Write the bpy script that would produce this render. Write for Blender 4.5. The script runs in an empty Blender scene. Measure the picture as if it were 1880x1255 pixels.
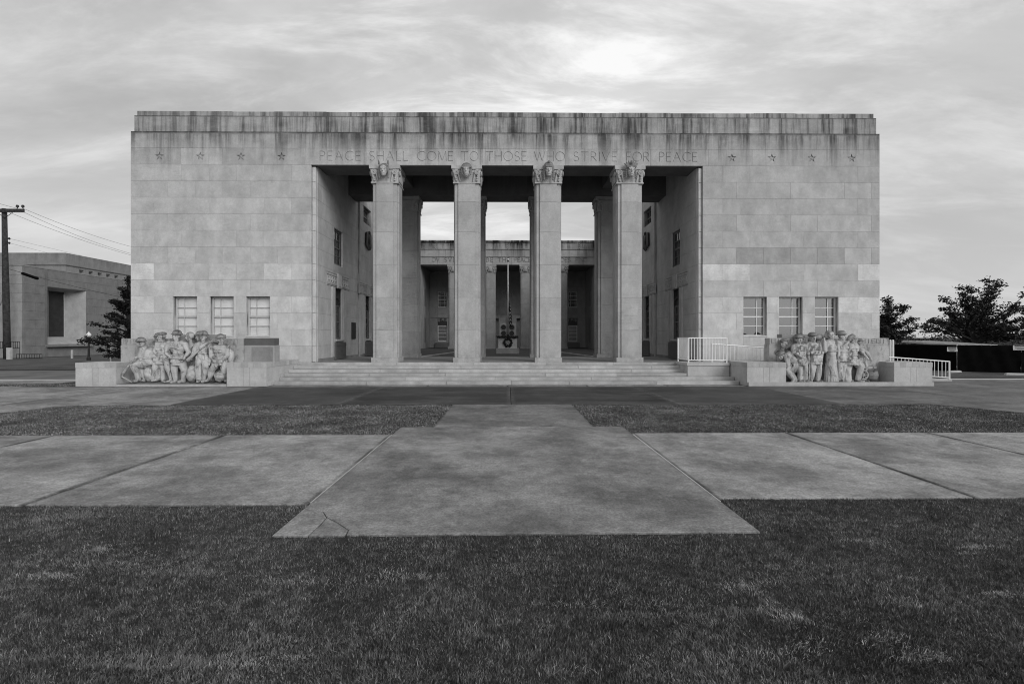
import bpy, bmesh, math, random
import numpy as np
from mathutils import Vector, Matrix, noise as mnoise

random.seed(7)
RNG = np.random.default_rng(11)
SC = bpy.context.scene
COL = SC.collection
R = math.radians
PI = math.pi

# ------------------------------------------------------------------ camera
F, YAW, HOR, CX = 920.0, R(0.5), 619.0, 940.0
CAMZ = 1.95
cam_d = bpy.data.cameras.new('camera')
cam = bpy.data.objects.new('camera', cam_d)
COL.objects.link(cam)
cam.location = (0, 0, CAMZ)
cam.rotation_euler = (R(90), 0, -YAW)
cam_d.sensor_width = 36.0
cam_d.lens = F / 1880 * 36
cam_d.shift_y = -(627.5 - HOR) / 1880
cam_d.clip_start = 0.05
cam_d.clip_end = 3000
SC.camera = cam

# ------------------------------------------------------------------ sky and sun
SUN_AZ, SUN_EL = R(38), R(28)          # azimuth from behind the camera towards the right
world = bpy.data.worlds.new('World')
SC.world = world
world.use_nodes = True
wt = world.node_tree
wt.nodes.clear()
def wn(t, **k):
    n = wt.nodes.new(t)
    for a, b in k.items():
        setattr(n, a, b)
    return n
def wl(a, b): wt.links.new(a, b)
out = wn('ShaderNodeOutputWorld')
bg = wn('ShaderNodeBackground')
bg.inputs['Strength'].default_value = 0.1
sky = wn('ShaderNodeTexSky', sky_type='NISHITA')
sky.sun_disc = False
sky.sun_elevation = SUN_EL
sky.sun_rotation = PI - SUN_AZ
sky.altitude = 100
sky.dust_density = 2.0
bw = wn('ShaderNodeRGBToBW')
wl(sky.outputs[0], bw.inputs[0])
tc = wn('ShaderNodeTexCoord')
sep = wn('ShaderNodeSeparateXYZ')
wl(tc.outputs['Generated'], sep.inputs[0])
def wmath(op, a, b=None, clamp=False):
    n = wn('ShaderNodeMath', operation=op)
    n.use_clamp = clamp
    for i, v in enumerate((a, b)):
        if v is None: continue
        if isinstance(v, (int, float)): n.inputs[i].default_value = v
        else: wl(v, n.inputs[i])
    return n.outputs[0]
zc = wmath('ADD', wmath('MAXIMUM', sep.outputs[2], 0.0), 0.24)
cxn = wmath('DIVIDE', sep.outputs[0], zc)
cyn = wmath('DIVIDE', sep.outputs[1], zc)
comb = wn('ShaderNodeCombineXYZ')
wl(cxn, comb.inputs[0]); wl(cyn, comb.inputs[1])
SKYX, SKYY = 7.9, 3.6
def cloud(rot, scl, loc, scale, detail, rough, dist, lo, hi):
    mp = wn('ShaderNodeMapping')
    mp.inputs['Rotation'].default_value = (0, 0, rot)
    mp.inputs['Scale'].default_value = scl
    mp.inputs['Location'].default_value = loc
    wl(comb.outputs[0], mp.inputs[0])
    nz = wn('ShaderNodeTexNoise')
    nz.inputs['Scale'].default_value = scale
    nz.inputs['Detail'].default_value = detail
    nz.inputs['Roughness'].default_value = rough
    nz.inputs['Distortion'].default_value = dist
    wl(mp.outputs[0], nz.inputs['Vector'])
    mr = wn('ShaderNodeMapRange')
    mr.interpolation_type = 'SMOOTHSTEP'
    mr.inputs[1].default_value = lo
    mr.inputs[2].default_value = hi
    wl(nz.outputs['Fac'], mr.inputs[0])
    return mr.outputs[0]
c_big = cloud(R(20), (0.75, 0.62, 1), (SKYX, SKYY, 0), 0.62, 9, 0.6, 0.25, 0.38, 0.76)
c_mid = cloud(R(-28), (0.42, 1.0, 1), (1.7, 5.2, 0), 1.25, 8, 0.6, 0.35, 0.38, 0.66)
c_fin = cloud(R(35), (0.6, 1.6, 1), (7.7, 2.2, 0), 2.6, 10, 0.64, 0.45, 0.42, 0.70)
cl = wmath('ADD', wmath('MULTIPLY', c_big, 0.36),
           wmath('ADD', wmath('MULTIPLY', c_mid, 0.32), wmath('MULTIPLY', wmath('MULTIPLY', c_fin, wmath('ADD', c_big, 0.45)), 0.62)), clamp=True)
hz = wn('ShaderNodeMapRange')
hz.interpolation_type = 'SMOOTHSTEP'
hz.inputs[1].default_value = 0.0; hz.inputs[2].default_value = 0.42
hz.inputs[3].default_value = 0.35; hz.inputs[4].default_value = 1.0
wl(sep.outputs[2], hz.inputs[0])
cl = wmath('ADD', wmath('MULTIPLY', wmath('SUBTRACT', cl, 0.36), hz.outputs[0]), 0.36)
veil = wmath('ADD', 3.4, wmath('MULTIPLY', cl, 4.7))
base = wmath('MULTIPLY', bw.outputs[0], 0.16)
tot = wmath('ADD', base, veil)
wl(tot, bg.inputs['Color'])
wl(bg.outputs[0], out.inputs['Surface'])

sun_d = bpy.data.lights.new('sun', 'SUN')
sun_d.energy = 1.5
sun_d.angle = R(30)
sun_d.color = (1, 1, 1)
sun = bpy.data.objects.new('sun', sun_d)
COL.objects.link(sun)
sdir = Vector((math.sin(SUN_AZ) * math.cos(SUN_EL), -math.cos(SUN_AZ) * math.cos(SUN_EL), math.sin(SUN_EL)))
sun.rotation_euler = sdir.to_track_quat('Z', 'Y').to_euler()
sun.location = sdir * 60

vs = SC.view_settings
vs.view_transform = 'Standard'
vs.look = 'None'
vs.exposure = 0.2
vs.gamma = 1.0
vs.use_curve_mapping = False
SC.render.engine = 'CYCLES'
SC.cycles.pixel_filter_type = 'BLACKMAN_HARRIS'
SC.cycles.filter_width = 1.05

# ------------------------------------------------------------------ photograph-to-world helpers
def px(u, Y):
    return Y * math.tan(math.atan((u - CX) / F) + YAW)
def pz(v, X, Y):
    return CAMZ + (HOR - v) * (X * math.sin(YAW) + Y * math.cos(YAW)) / F
def at(u, v, Y):
    X = px(u, Y)
    return Vector((X, Y, pz(v, X, Y)))

# ------------------------------------------------------------------ materials
MATS = {}
class NT:
    def __init__(s, name):
        m = bpy.data.materials.new(name)
        m.use_nodes = True
        s.m, s.t = m, m.node_tree
        s.b = s.t.nodes['Principled BSDF']
        MATS[name] = m
    def n(s, t, **k):
        n = s.t.nodes.new(t)
        for a, b in k.items(): setattr(n, a, b)
        return n
    def l(s, a, b): s.t.links.new(a, b)
    def _in(s, n, i, v):
        if isinstance(v, (int, float)): n.inputs[i].default_value = v
        elif isinstance(v, tuple): n.inputs[i].default_value = v
        else: s.l(v, n.inputs[i])
    def math(s, op, a, b=0.0, clamp=False):
        n = s.n('ShaderNodeMath', operation=op); n.use_clamp = clamp
        s._in(n, 0, a); s._in(n, 1, b)
        return n.outputs[0]
    def vmath(s, op, a, b):
        n = s.n('ShaderNodeVectorMath', operation=op)
        s._in(n, 0, a); s._in(n, 1, b)
        return n.outputs[0]
    def rng(s, v, a, b, c, d, smooth=True):
        n = s.n('ShaderNodeMapRange')
        if smooth: n.interpolation_type = 'SMOOTHSTEP'
        s._in(n, 0, v); s._in(n, 1, a); s._in(n, 2, b); s._in(n, 3, c); s._in(n, 4, d)
        return n.outputs[0]
    def noise(s, vec, scale, detail=4, rough=0.55, dist=0.0):
        n = s.n('ShaderNodeTexNoise')
        s.l(vec, n.inputs['Vector'])
        n.inputs['Scale'].default_value = scale
        n.inputs['Detail'].default_value = detail
        n.inputs['Roughness'].default_value = rough
        n.inputs['Distortion'].default_value = dist
        return n.outputs['Fac']
    def pos(s):
        return s.n('ShaderNodeNewGeometry').outputs['Position']
    def mapv(s, vec, scale=(1, 1, 1), rot=(0, 0, 0), loc=(0, 0, 0)):
        n = s.n('ShaderNodeMapping')
        s.l(vec, n.inputs[0])
        n.inputs['Location'].default_value = loc
        n.inputs['Rotation'].default_value = rot
        n.inputs['Scale'].default_value = scale
        return n.outputs[0]
    def bump(s, h, strength, dist):
        n = s.n('ShaderNodeBump')
        n.inputs['Strength'].default_value = strength
        n.inputs['Distance'].default_value = dist
        s.l(h, n.inputs['Height'])
        s.l(n.outputs[0], s.b.inputs['Normal'])
    def fin(s, val, rough=0.85, spec=0.3):
        s._in(s.b, 'Base Color', val) if not isinstance(val, (int, float)) else setattr(s.b.inputs['Base Color'], 'default_value', (val, val, val, 1))
        s._in(s.b, 'Roughness', rough)
        s.b.inputs['Specular IOR Level'].default_value = spec
        return s.m

def stone_mat(name, base, streak=1.0, vein=0.5, dirt_low=None, mott=(0.90, 1.09), top=0.0, crust=0.0):
    s = NT(name)
    p = s.pos()
    oi = s.n('ShaderNodeObjectInfo')
    sc = s.n('ShaderNodeSeparateColor')
    s.l(oi.outputs['Color'], sc.inputs[0])
    offn = s.n('ShaderNodeVectorMath', operation='SCALE')
    offn.inputs[0].default_value = (53.0, 31.0, 17.0)
    s.l(oi.outputs['Random'], offn.inputs['Scale'])
    po = s.vmath('ADD', p, offn.outputs[0])
    m1 = s.rng(s.noise(po, 1.6, 6, 0.6), 0.25, 0.75, mott[0], mott[1])
    m2 = s.math('MULTIPLY', s.rng(s.noise(po, 26, 3, 0.65), 0.3, 0.7, 0.93, 1.07), s.rng(s.noise(po, 8, 4, 0.65), 0.3, 0.7, 0.96, 1.04))
    # diagonal veining, strong only on blocks whose colour asks for it
    dv = s.mapv(po, (1.2, 1.2, 7.0), (0, R(48), 0))
    ve = s.rng(s.noise(dv, 2.2, 3, 0.55), 0.52, 0.72, 0.0, 1.0)
    vamt = s.math('MULTIPLY', s.math('SUBTRACT', 1.0, sc.outputs[1]), vein)
    m3 = s.math('SUBTRACT', 1.0, s.math('MULTIPLY', ve, s.math('MULTIPLY', vamt, 0.28)))
    # rain streaks running down from the ledges
    sp = s.n('ShaderNodeSeparateXYZ'); s.l(p, sp.inputs[0])
    st1 = s.noise(s.mapv(p, (1.15, 1.15, 0.10)), 1.5, 6, 0.68, 0.3)
    st2 = s.noise(s.mapv(p, (4.2, 4.2, 0.16)), 1.5, 5, 0.65, 0.2)
    st = s.rng(s.math('ADD', s.math('MULTIPLY', st1, 0.62), s.math('MULTIPLY', st2, 0.38)), 0.43, 0.60, 0.0, 1.0)
    reach = s.noise(s.mapv(p, (1.3, 1.3, 0.0)), 0.9, 4, 0.65)
    below = s.math('SUBTRACT', 11.40, sp.outputs[2])
    rl = s.rng(reach, 0.3, 0.7, 0.35, 3.4, False)
    zm = s.rng(s.math('DIVIDE', below, rl), 0.0, 1.0, 1.0, 0.0)
    up = s.math('GREATER_THAN', sp.outputs[2], 11.36)
    zm2 = s.math('MAXIMUM', s.math('MULTIPLY', zm, s.math('LESS_THAN', sp.outputs[2], 11.37)), s.math('MULTIPLY', up, 0.95))
    xm = s.rng(s.math('ADD', sp.outputs[0], s.math('MULTIPLY', s.math('SUBTRACT', reach, 0.5), 14.0)), -17.0, -4.0, 0.7, 1.0)
    sk = s.math('MULTIPLY', s.math('MULTIPLY', st, zm2), s.math('MULTIPLY', xm, 0.82 * streak))
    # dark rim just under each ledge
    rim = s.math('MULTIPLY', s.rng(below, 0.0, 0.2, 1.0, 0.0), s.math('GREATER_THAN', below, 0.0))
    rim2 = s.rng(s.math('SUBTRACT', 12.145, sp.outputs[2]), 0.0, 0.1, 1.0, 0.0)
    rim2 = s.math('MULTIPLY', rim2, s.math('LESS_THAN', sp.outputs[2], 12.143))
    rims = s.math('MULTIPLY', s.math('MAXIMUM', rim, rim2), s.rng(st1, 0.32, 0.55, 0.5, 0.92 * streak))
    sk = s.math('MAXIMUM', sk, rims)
    grime = s.math('MULTIPLY', s.math('MAXIMUM', s.math('MULTIPLY', up, 0.9), s.rng(below, 0.0, 1.1, 1.0, 0.0)), s.rng(s.noise(s.mapv(p, (0.5, 0.5, 1.5)), 1.2, 6, 0.65), 0.3, 0.6, 0.06 * streak, 0.26 * streak))
    sk = s.math('ADD', s.math('MULTIPLY', sk, 0.78), grime, True)
    # pale lime runs
    lime = s.rng(s.noise(s.mapv(p, (9, 9, 0.1), loc=(5, 3, 1)), 1.1, 2, 0.5), 0.66, 0.7, 0.0, 1.0)
    lime = s.math('MULTIPLY', lime, s.math('MULTIPLY', zm2, 0.5 * streak))
    m4 = s.rng(s.noise(po, 6.5, 6, 0.7, 0.6), 0.62, 0.72, 1.0, 0.86)
    m5 = s.rng(s.noise(s.mapv(p, (1.6, 1.6, 0.7)), 1.0, 5, 0.65), 0.3, 0.7, 0.9, 1.08)
    v = s.math('MULTIPLY', s.math('MULTIPLY', m1, s.math('MULTIPLY', m2, s.math('MULTIPLY', m4, m5))), m3)
    v = s.math('MULTIPLY', v, s.math('MULTIPLY', sc.outputs[0], base))
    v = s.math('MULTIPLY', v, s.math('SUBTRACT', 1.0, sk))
    v = s.math('ADD', v, s.math('MULTIPLY', lime, 0.12))
    if dirt_low:
        z0, z1, amt = dirt_low
        dn = s.rng(s.noise(p, 3.5, 5, 0.6), 0.35, 0.65, 0.0, 1.0)
        dm = s.math('MULTIPLY', s.rng(sp.outputs[2], z0, z1, 1.0, 0.0), s.math('MULTIPLY', dn, amt))
        v = s.math('MULTIPLY', v, s.math('SUBTRACT', 1.0, dm))
    if top:      # black growth on weather-facing upper surfaces
        sn = s.n('ShaderNodeSeparateXYZ'); s.l(s.n('ShaderNodeNewGeometry').outputs['Normal'], sn.inputs[0])
        tm = s.math('MULTIPLY', s.rng(sn.outputs[2], 0.15, 0.75, 0.0, 1.0), s.rng(s.noise(p, 4.0, 5, 0.65), 0.3, 0.6, 0.45, 1.0))
        v = s.math('MULTIPLY', v, s.math('SUBTRACT', 1.0, s.math('MULTIPLY', tm, top)))
    if crust:    # ragged dark crust patches
        cm = s.rng(s.noise(s.mapv(p, (1.6, 1.6, 0.9)), 2.8, 6, 0.7, 0.5), 0.50, 0.64, 0.0, 1.0)
        v = s.math('MULTIPLY', v, s.math('SUBTRACT', 1.0, s.math('MULTIPLY', cm, crust)))
    cc = s.n('ShaderNodeCombineColor')
    for i in range(3): s.l(v, cc.inputs[i])
    s.bump(s.math('ADD', s.noise(po, 30, 4, 0.6), s.math('MULTIPLY', s.noise(po, 4, 3), 1.5)), 0.25, 0.02)
    return s.fin(cc.outputs[0], 0.9, 0.2)

def plain_mat(name, val, rough=0.7, spec=0.3, var=0.0, scale=8.0, metal=0.0, bumpd=0.0):
    s = NT(name)
    p = s.pos()
    nz = s.rng(s.noise(p, scale, 4), 0.25, 0.75, 1 - var, 1 + var)
    v = s.math('MULTIPLY', nz, val)
    cc = s.n('ShaderNodeCombineColor')
    for i in range(3): s.l(v, cc.inputs[i])
    s.b.inputs['Metallic'].default_value = metal
    if bumpd: s.bump(s.noise(p, scale * 2, 4), 0.4, bumpd)
    return s.fin(cc.outputs[0], rough, spec)

M_STONE = stone_mat('limestone', 0.485, mott=(0.87, 1.10))
M_COLST = stone_mat('column_limestone', 0.41, streak=0.25, vein=0.7, dirt_low=(0.8, 1.7, 0.22))
M_INNER = stone_mat('inner_limestone', 0.44, streak=0.35)
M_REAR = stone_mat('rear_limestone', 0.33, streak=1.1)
M_STEP = stone_mat('step_stone', 0.40, streak=0.0, mott=(0.8, 1.15))
M_PED = stone_mat('pedestal_stone', 0.47, streak=0.0, dirt_low=(-0.1, 0.5, 0.15))
M_SCULPT = stone_mat('carved_stone', 0.50, streak=0.0, vein=0.0, dirt_low=(0.0, 0.34, 0.6), mott=(0.8, 1.1), top=0.6, crust=0.6)
M_HEADST = stone_mat('carved_head_stone', 0.44, streak=0.2, vein=0.0, top=0.5, crust=0.12)
M_SLAB = stone_mat('sculpture_slab_stone', 0.45, streak=0.0, vein=0.2, dirt_low=(0.3, 1.0, 0.35), crust=0.4)
M_MORTAR = plain_mat('mortar', 0.30, 0.95, 0.1, 0.75, 0.9)
M_FARB = stone_mat('far_building_stone', 0.27, streak=0.5)
M_WHITE = plain_mat('white_paint', 0.78, 0.45, 0.4, 0.05, 20)
M_FRAME = plain_mat('window_frame_paint', 0.7, 0.5, 0.4, 0.06, 20)
M_FRAMEL = plain_mat('darker_frame_paint', 0.5, 0.5, 0.4, 0.1, 20)  # darker frame tone, lowers the contrast of the bars against the blinds
M_DKFRAME = plain_mat('dark_window_frame', 0.16, 0.5, 0.4, 0.1, 20)
M_BLIND = plain_mat('blind_slats', 0.9, 0.6, 0.3, 0.04, 4)
M_BLINDD = plain_mat('dim_blind', 0.32, 0.6, 0.3, 0.05, 4)
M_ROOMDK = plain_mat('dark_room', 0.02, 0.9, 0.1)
M_BRONZE = plain_mat('dark_bronze', 0.03, 0.5, 0.5, 0.3, 12, bumpd=0.004)
M_BOX = plain_mat('dark_granite_panel', 0.12, 0.6, 0.4, 0.2, 25)
M_METAL = plain_mat('pole_metal', 0.6, 0.35, 0.5, 0.05, 10, metal=0.5)
M_WOOD = plain_mat('weathered_pole_wood', 0.045, 0.9, 0.1, 0.4, 6, bumpd=0.01)
M_BLACK = plain_mat('black_fabric', 0.004, 0.9, 0.05, 0.3, 3)
M_IRON = plain_mat('black_iron', 0.012, 0.5, 0.4, 0.2, 10)
M_BARK = plain_mat('bark', 0.03, 0.95, 0.1, 0.4, 10)
M_ROOF = plain_mat('pale_metal_roof', 0.55, 0.45, 0.4, 0.15, 2)
M_WIRE = plain_mat('wire', 0.05, 0.6, 0.3)
M_GLOBE = plain_mat('frosted_globe', 0.75, 0.3, 0.5, 0.05, 10)
M_ASPH = plain_mat('road_surface', 0.13, 0.9, 0.2, 0.3, 0.7)
M_CURB = plain_mat('pale_concrete', 0.42, 0.9, 0.2, 0.15, 3)
M_COURT = plain_mat('court_paving', 0.07, 0.85, 0.2, 0.3, 1.2)
M_DARKWALL = plain_mat('dark_recess_panel', 0.035, 0.8, 0.2, 0.2, 2)
M_SIGN = plain_mat('sign_white', 0.6, 0.5, 0.3, 0.05, 10)
M_SIGNTX = plain_mat('sign_dark_print', 0.05, 0.6, 0.3)
M_WREATH = plain_mat('wreath_leaves', 0.035, 0.8, 0.2, 0.5, 30)
M_FLOWER = plain_mat('wreath_flowers', 0.5, 0.8, 0.2, 0.3, 30)

def leaf_mat(name, val, trans=0.15):
    s = NT(name)
    oi = s.n('ShaderNodeNewGeometry')
    nz = s.rng(oi.outputs['Random Per Island'], 0.0, 1.0, 0.55, 1.5, False)
    v = s.math('MULTIPLY', nz, val)
    cc = s.n('ShaderNodeCombineColor')
    for i in range(3): s.l(v, cc.inputs[i])
    s.b.inputs['Subsurface Weight'].default_value = 0.0
    return s.fin(cc.outputs[0], 0.6, 0.15)
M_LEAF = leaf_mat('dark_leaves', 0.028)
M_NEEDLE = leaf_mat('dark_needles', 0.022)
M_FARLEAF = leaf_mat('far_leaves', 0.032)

def blade_mat(name, k=1.0):
    s = NT(name)
    g = s.n('ShaderNodeNewGeometry')
    p = g.outputs['Position']
    rnd = s.rng(g.outputs['Random Per Island'], 0.0, 1.0, 0.4, 1.6, False)
    dry = s.math('GREATER_THAN', g.outputs['Random Per Island'], 0.955)
    big = s.math('MULTIPLY', s.rng(s.noise(p, 1.1, 6, 0.65, 0.5), 0.3, 0.72, 0.62, 1.45), s.rng(s.noise(p, 9.0, 4, 0.65, 0.4), 0.3, 0.7, 0.55, 1.5))
    row = s.noise(s.mapv(p, (0.25, 2.2, 0)), 1.0, 4, 0.6)
    thatch = s.rng(row, 0.60, 0.68, 0.0, 1.0)
    v = s.math('MULTIPLY', s.math('MULTIPLY', rnd, big), 0.105 * k)
    tuf = s.rng(s.noise(p, 2.7, 5, 0.6, 0.6), 0.64, 0.72, 0.0, 1.0)
    v = s.math('ADD', v, s.math('MULTIPLY', tuf, 0.07))
    v = s.math('ADD', v, s.math('MULTIPLY', thatch, 0.07))
    v = s.math('ADD', v, s.math('MULTIPLY', dry, 0.12))
    cc = s.n('ShaderNodeCombineColor')
    for i in range(3): s.l(v, cc.inputs[i])
    return s.fin(cc.outputs[0], 0.65, 0.2)
M_BLADE = blade_mat('grass_blades')
M_BLADE2 = blade_mat('grazing_lit_grass_blades', 1.32)  # same lawn grass; brighter colour stands in for blade sides lit at grazing angle

def soil_mat(name, lo, hi):
    s = NT(name)
    p = s.pos()
    a = s.noise(p, 0.5, 6, 0.6)
    b = s.noise(s.mapv(p, (1, 2.5, 1)), 7, 5, 0.65)
    f = s.noise(p, 60, 3, 0.6)
    t = s.math('ADD', s.math('ADD', s.math('MULTIPLY', a, 0.45), s.math('MULTIPLY', b, 0.35)), s.math('MULTIPLY', f, 0.2))
    v = s.rng(t, 0.35, 0.65, lo, hi)
    cc = s.n('ShaderNodeCombineColor')
    for i in range(3): s.l(v, cc.inputs[i])
    s.bump(s.math('ADD', f, b), 0.8, 0.05)
    return s.fin(cc.outputs[0], 0.95, 0.1)
M_GROUND = soil_mat('turf_ground', 0.03, 0.075)
M_LAWN = soil_mat('far_lawn', 0.06, 0.15)

def concrete_mat(name):
    # object colour: r = brightness, g = amount of dark damp stain, b = clean pale rim along the x edges
    s = NT(name)
    p = s.pos()
    oi = s.n('ShaderNodeObjectInfo')
    sc = s.n('ShaderNodeSeparateColor'); s.l(oi.outputs['Color'], sc.inputs[0])
    offn = s.n('ShaderNodeVectorMath', operation='SCALE')
    offn.inputs[0].default_value = (43.0, 29.0, 0.0)
    s.l(oi.outputs['Random'], offn.inputs['Scale'])
    po = s.vmath('ADD', p, offn.outputs[0])
    big = s.rng(s.noise(po, 0.55, 8, 0.70, 0.1), 0.34, 0.66, 0.55, 1.26)
    sharp = s.rng(s.noise(s.mapv(po, (1.0, 1.0, 1.0), loc=(9, 4, 0)), 1.1, 7, 0.68, 0.2), 0.555, 0.60, 1.0, 0.80)
    big = s.math('MULTIPLY', big, sharp)
    mid = s.rng(s.noise(po, 3.2, 6, 0.68), 0.3, 0.7, 0.8, 1.16)
    fine = s.math('MULTIPLY', s.rng(s.noise(p, 34, 4, 0.75), 0.38, 0.62, 0.76, 1.2), s.rng(s.noise(po, 10, 5, 0.7), 0.36, 0.64, 0.86, 1.12))
    brush = s.rng(s.noise(s.mapv(p, (1.5, 46, 1)), 1.0, 3, 0.6), 0.3, 0.7, 0.95, 1.05)
    pit = s.rng(s.noise(p, 130, 2, 0.5), 0.66, 0.74, 1.0, 0.7)
    tcg = s.n('ShaderNodeTexCoord')
    sg = s.n('ShaderNodeSeparateXYZ'); s.l(tcg.outputs['Generated'], sg.inputs[0])
    ex = s.math('ABSOLUTE', s.math('SUBTRACT', sg.outputs[0], 0.5))
    ey = s.math('ABSOLUTE', s.math('SUBTRACT', sg.outputs[1], 0.5))
    wob = s.math('MULTIPLY', s.math('SUBTRACT', s.noise(p, 2.2, 5, 0.65), 0.5), 0.16)
    edge = s.rng(s.math('ADD', ex, s.math('MULTIPLY', wob, 0.35)), 0.468, 0.498, 0.0, 1.0)
    edgey = s.rng(s.math('ADD', ey, wob), 0.33, 0.49, 0.0, 1.0)
    blot = s.rng(s.noise(s.mapv(po, (0.5, 1.6, 1)), 0.9, 6, 0.6, 0.6), 0.42, 0.62, 0.0, 1.0)
    st = s.math('MULTIPLY', sc.outputs[1], s.math('ADD', 0.72, s.math('MULTIPLY', blot, 0.28)))
    st = s.math('MULTIPLY', st, s.math('SUBTRACT', 1.0, s.math('MULTIPLY', edge, sc.outputs[2])))
    st = s.math('MULTIPLY', st, s.math('SUBTRACT', 1.0, s.math('MULTIPLY', edgey, s.math('MULTIPLY', sc.outputs[2], 0.25))))
    v = s.math('MULTIPLY', s.math('MULTIPLY', big, mid), s.math('MULTIPLY', fine, s.math('MULTIPLY', brush, pit)))
    v = s.math('MULTIPLY', v, s.math('MULTIPLY', sc.outputs[0], 0.248))
    v = s.math('MULTIPLY', v, s.math('SUBTRACT', 1.0, s.math('MULTIPLY', st, 0.84)))
    dj = s.math('MULTIPLY', s.rng(s.math('ADD', ex, s.math('MULTIPLY', wob, 0.12)), 0.478, 0.497, 0.0, 1.0), s.rng(s.noise(p, 0.8, 4, 0.6), 0.35, 0.6, 0.1, 0.7))
    dj = s.math('MULTIPLY', dj, s.math('SUBTRACT', 1.0, sc.outputs[2], True))
    v = s.math('MULTIPLY', v, s.math('SUBTRACT', 1.0, dj))
    cc = s.n('ShaderNodeCombineColor')
    for i in range(3): s.l(v, cc.inputs[i])
    s.bump(s.math('ADD', s.noise(p, 80, 4, 0.7), s.noise(s.mapv(p, (3, 60, 1)), 1.0, 2)), 0.25, 0.006)
    rough = s.rng(st, 0, 0.8, 0.86, 0.62)
    return s.fin(cc.outputs[0], rough, 0.35)
M_CONC = concrete_mat('slab_concrete')

def glass_mat(name, refl, tint):
    m = bpy.data.materials.new(name); m.use_nodes = True
    t = m.node_tree; t.nodes.clear()
    o = t.nodes.new('ShaderNodeOutputMaterial')
    mix = t.nodes.new('ShaderNodeMixShader')
    tr = t.nodes.new('ShaderNodeBsdfTransparent'); tr.inputs[0].default_value = (tint, tint, tint, 1)
    gl = t.nodes.new('ShaderNodeBsdfGlossy'); gl.inputs['Roughness'].default_value = 0.02
    gl.inputs[0].default_value = (1, 1, 1, 1)
    lw = t.nodes.new('ShaderNodeLayerWeight'); lw.inputs[0].default_value = refl
    t.links.new(lw.outputs['Fresnel'], mix.inputs[0])
    t.links.new(tr.outputs[0], mix.inputs[1]); t.links.new(gl.outputs[0], mix.inputs[2])
    t.links.new(mix.outputs[0], o.inputs[0])
    return m
M_GLASS = glass_mat('window_glass', 0.35, 0.92)
M_GLASSC = glass_mat('clear_glass', 0.2, 0.97)
M_GLASSR = glass_mat('reflecting_glass', 0.68, 0.85)

def flag_mat():
    s = NT('flag_cloth')
    tc_ = s.n('ShaderNodeTexCoord')
    sg = s.n('ShaderNodeSeparateXYZ'); s.l(tc_.outputs['UV'], sg.inputs[0])
    f = s.math('FRACT', s.math('MULTIPLY', sg.outputs[1], 6.5))
    st = s.math('GREATER_THAN', f, 0.5)
    canton = s.math('MULTIPLY', s.math('LESS_THAN', sg.outputs[0], 0.4), s.math('GREATER_THAN', sg.outputs[1], 0.46))
    v = s.math('ADD', 0.03, s.math('MULTIPLY', s.math('MULTIPLY', st, s.math('SUBTRACT', 1.0, canton)), 0.5))
    cc = s.n('ShaderNodeCombineColor')
    for i in range(3): s.l(v, cc.inputs[i])
    return s.fin(cc.outputs[0], 0.9, 0.1)
M_FLAG = flag_mat()

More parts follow.
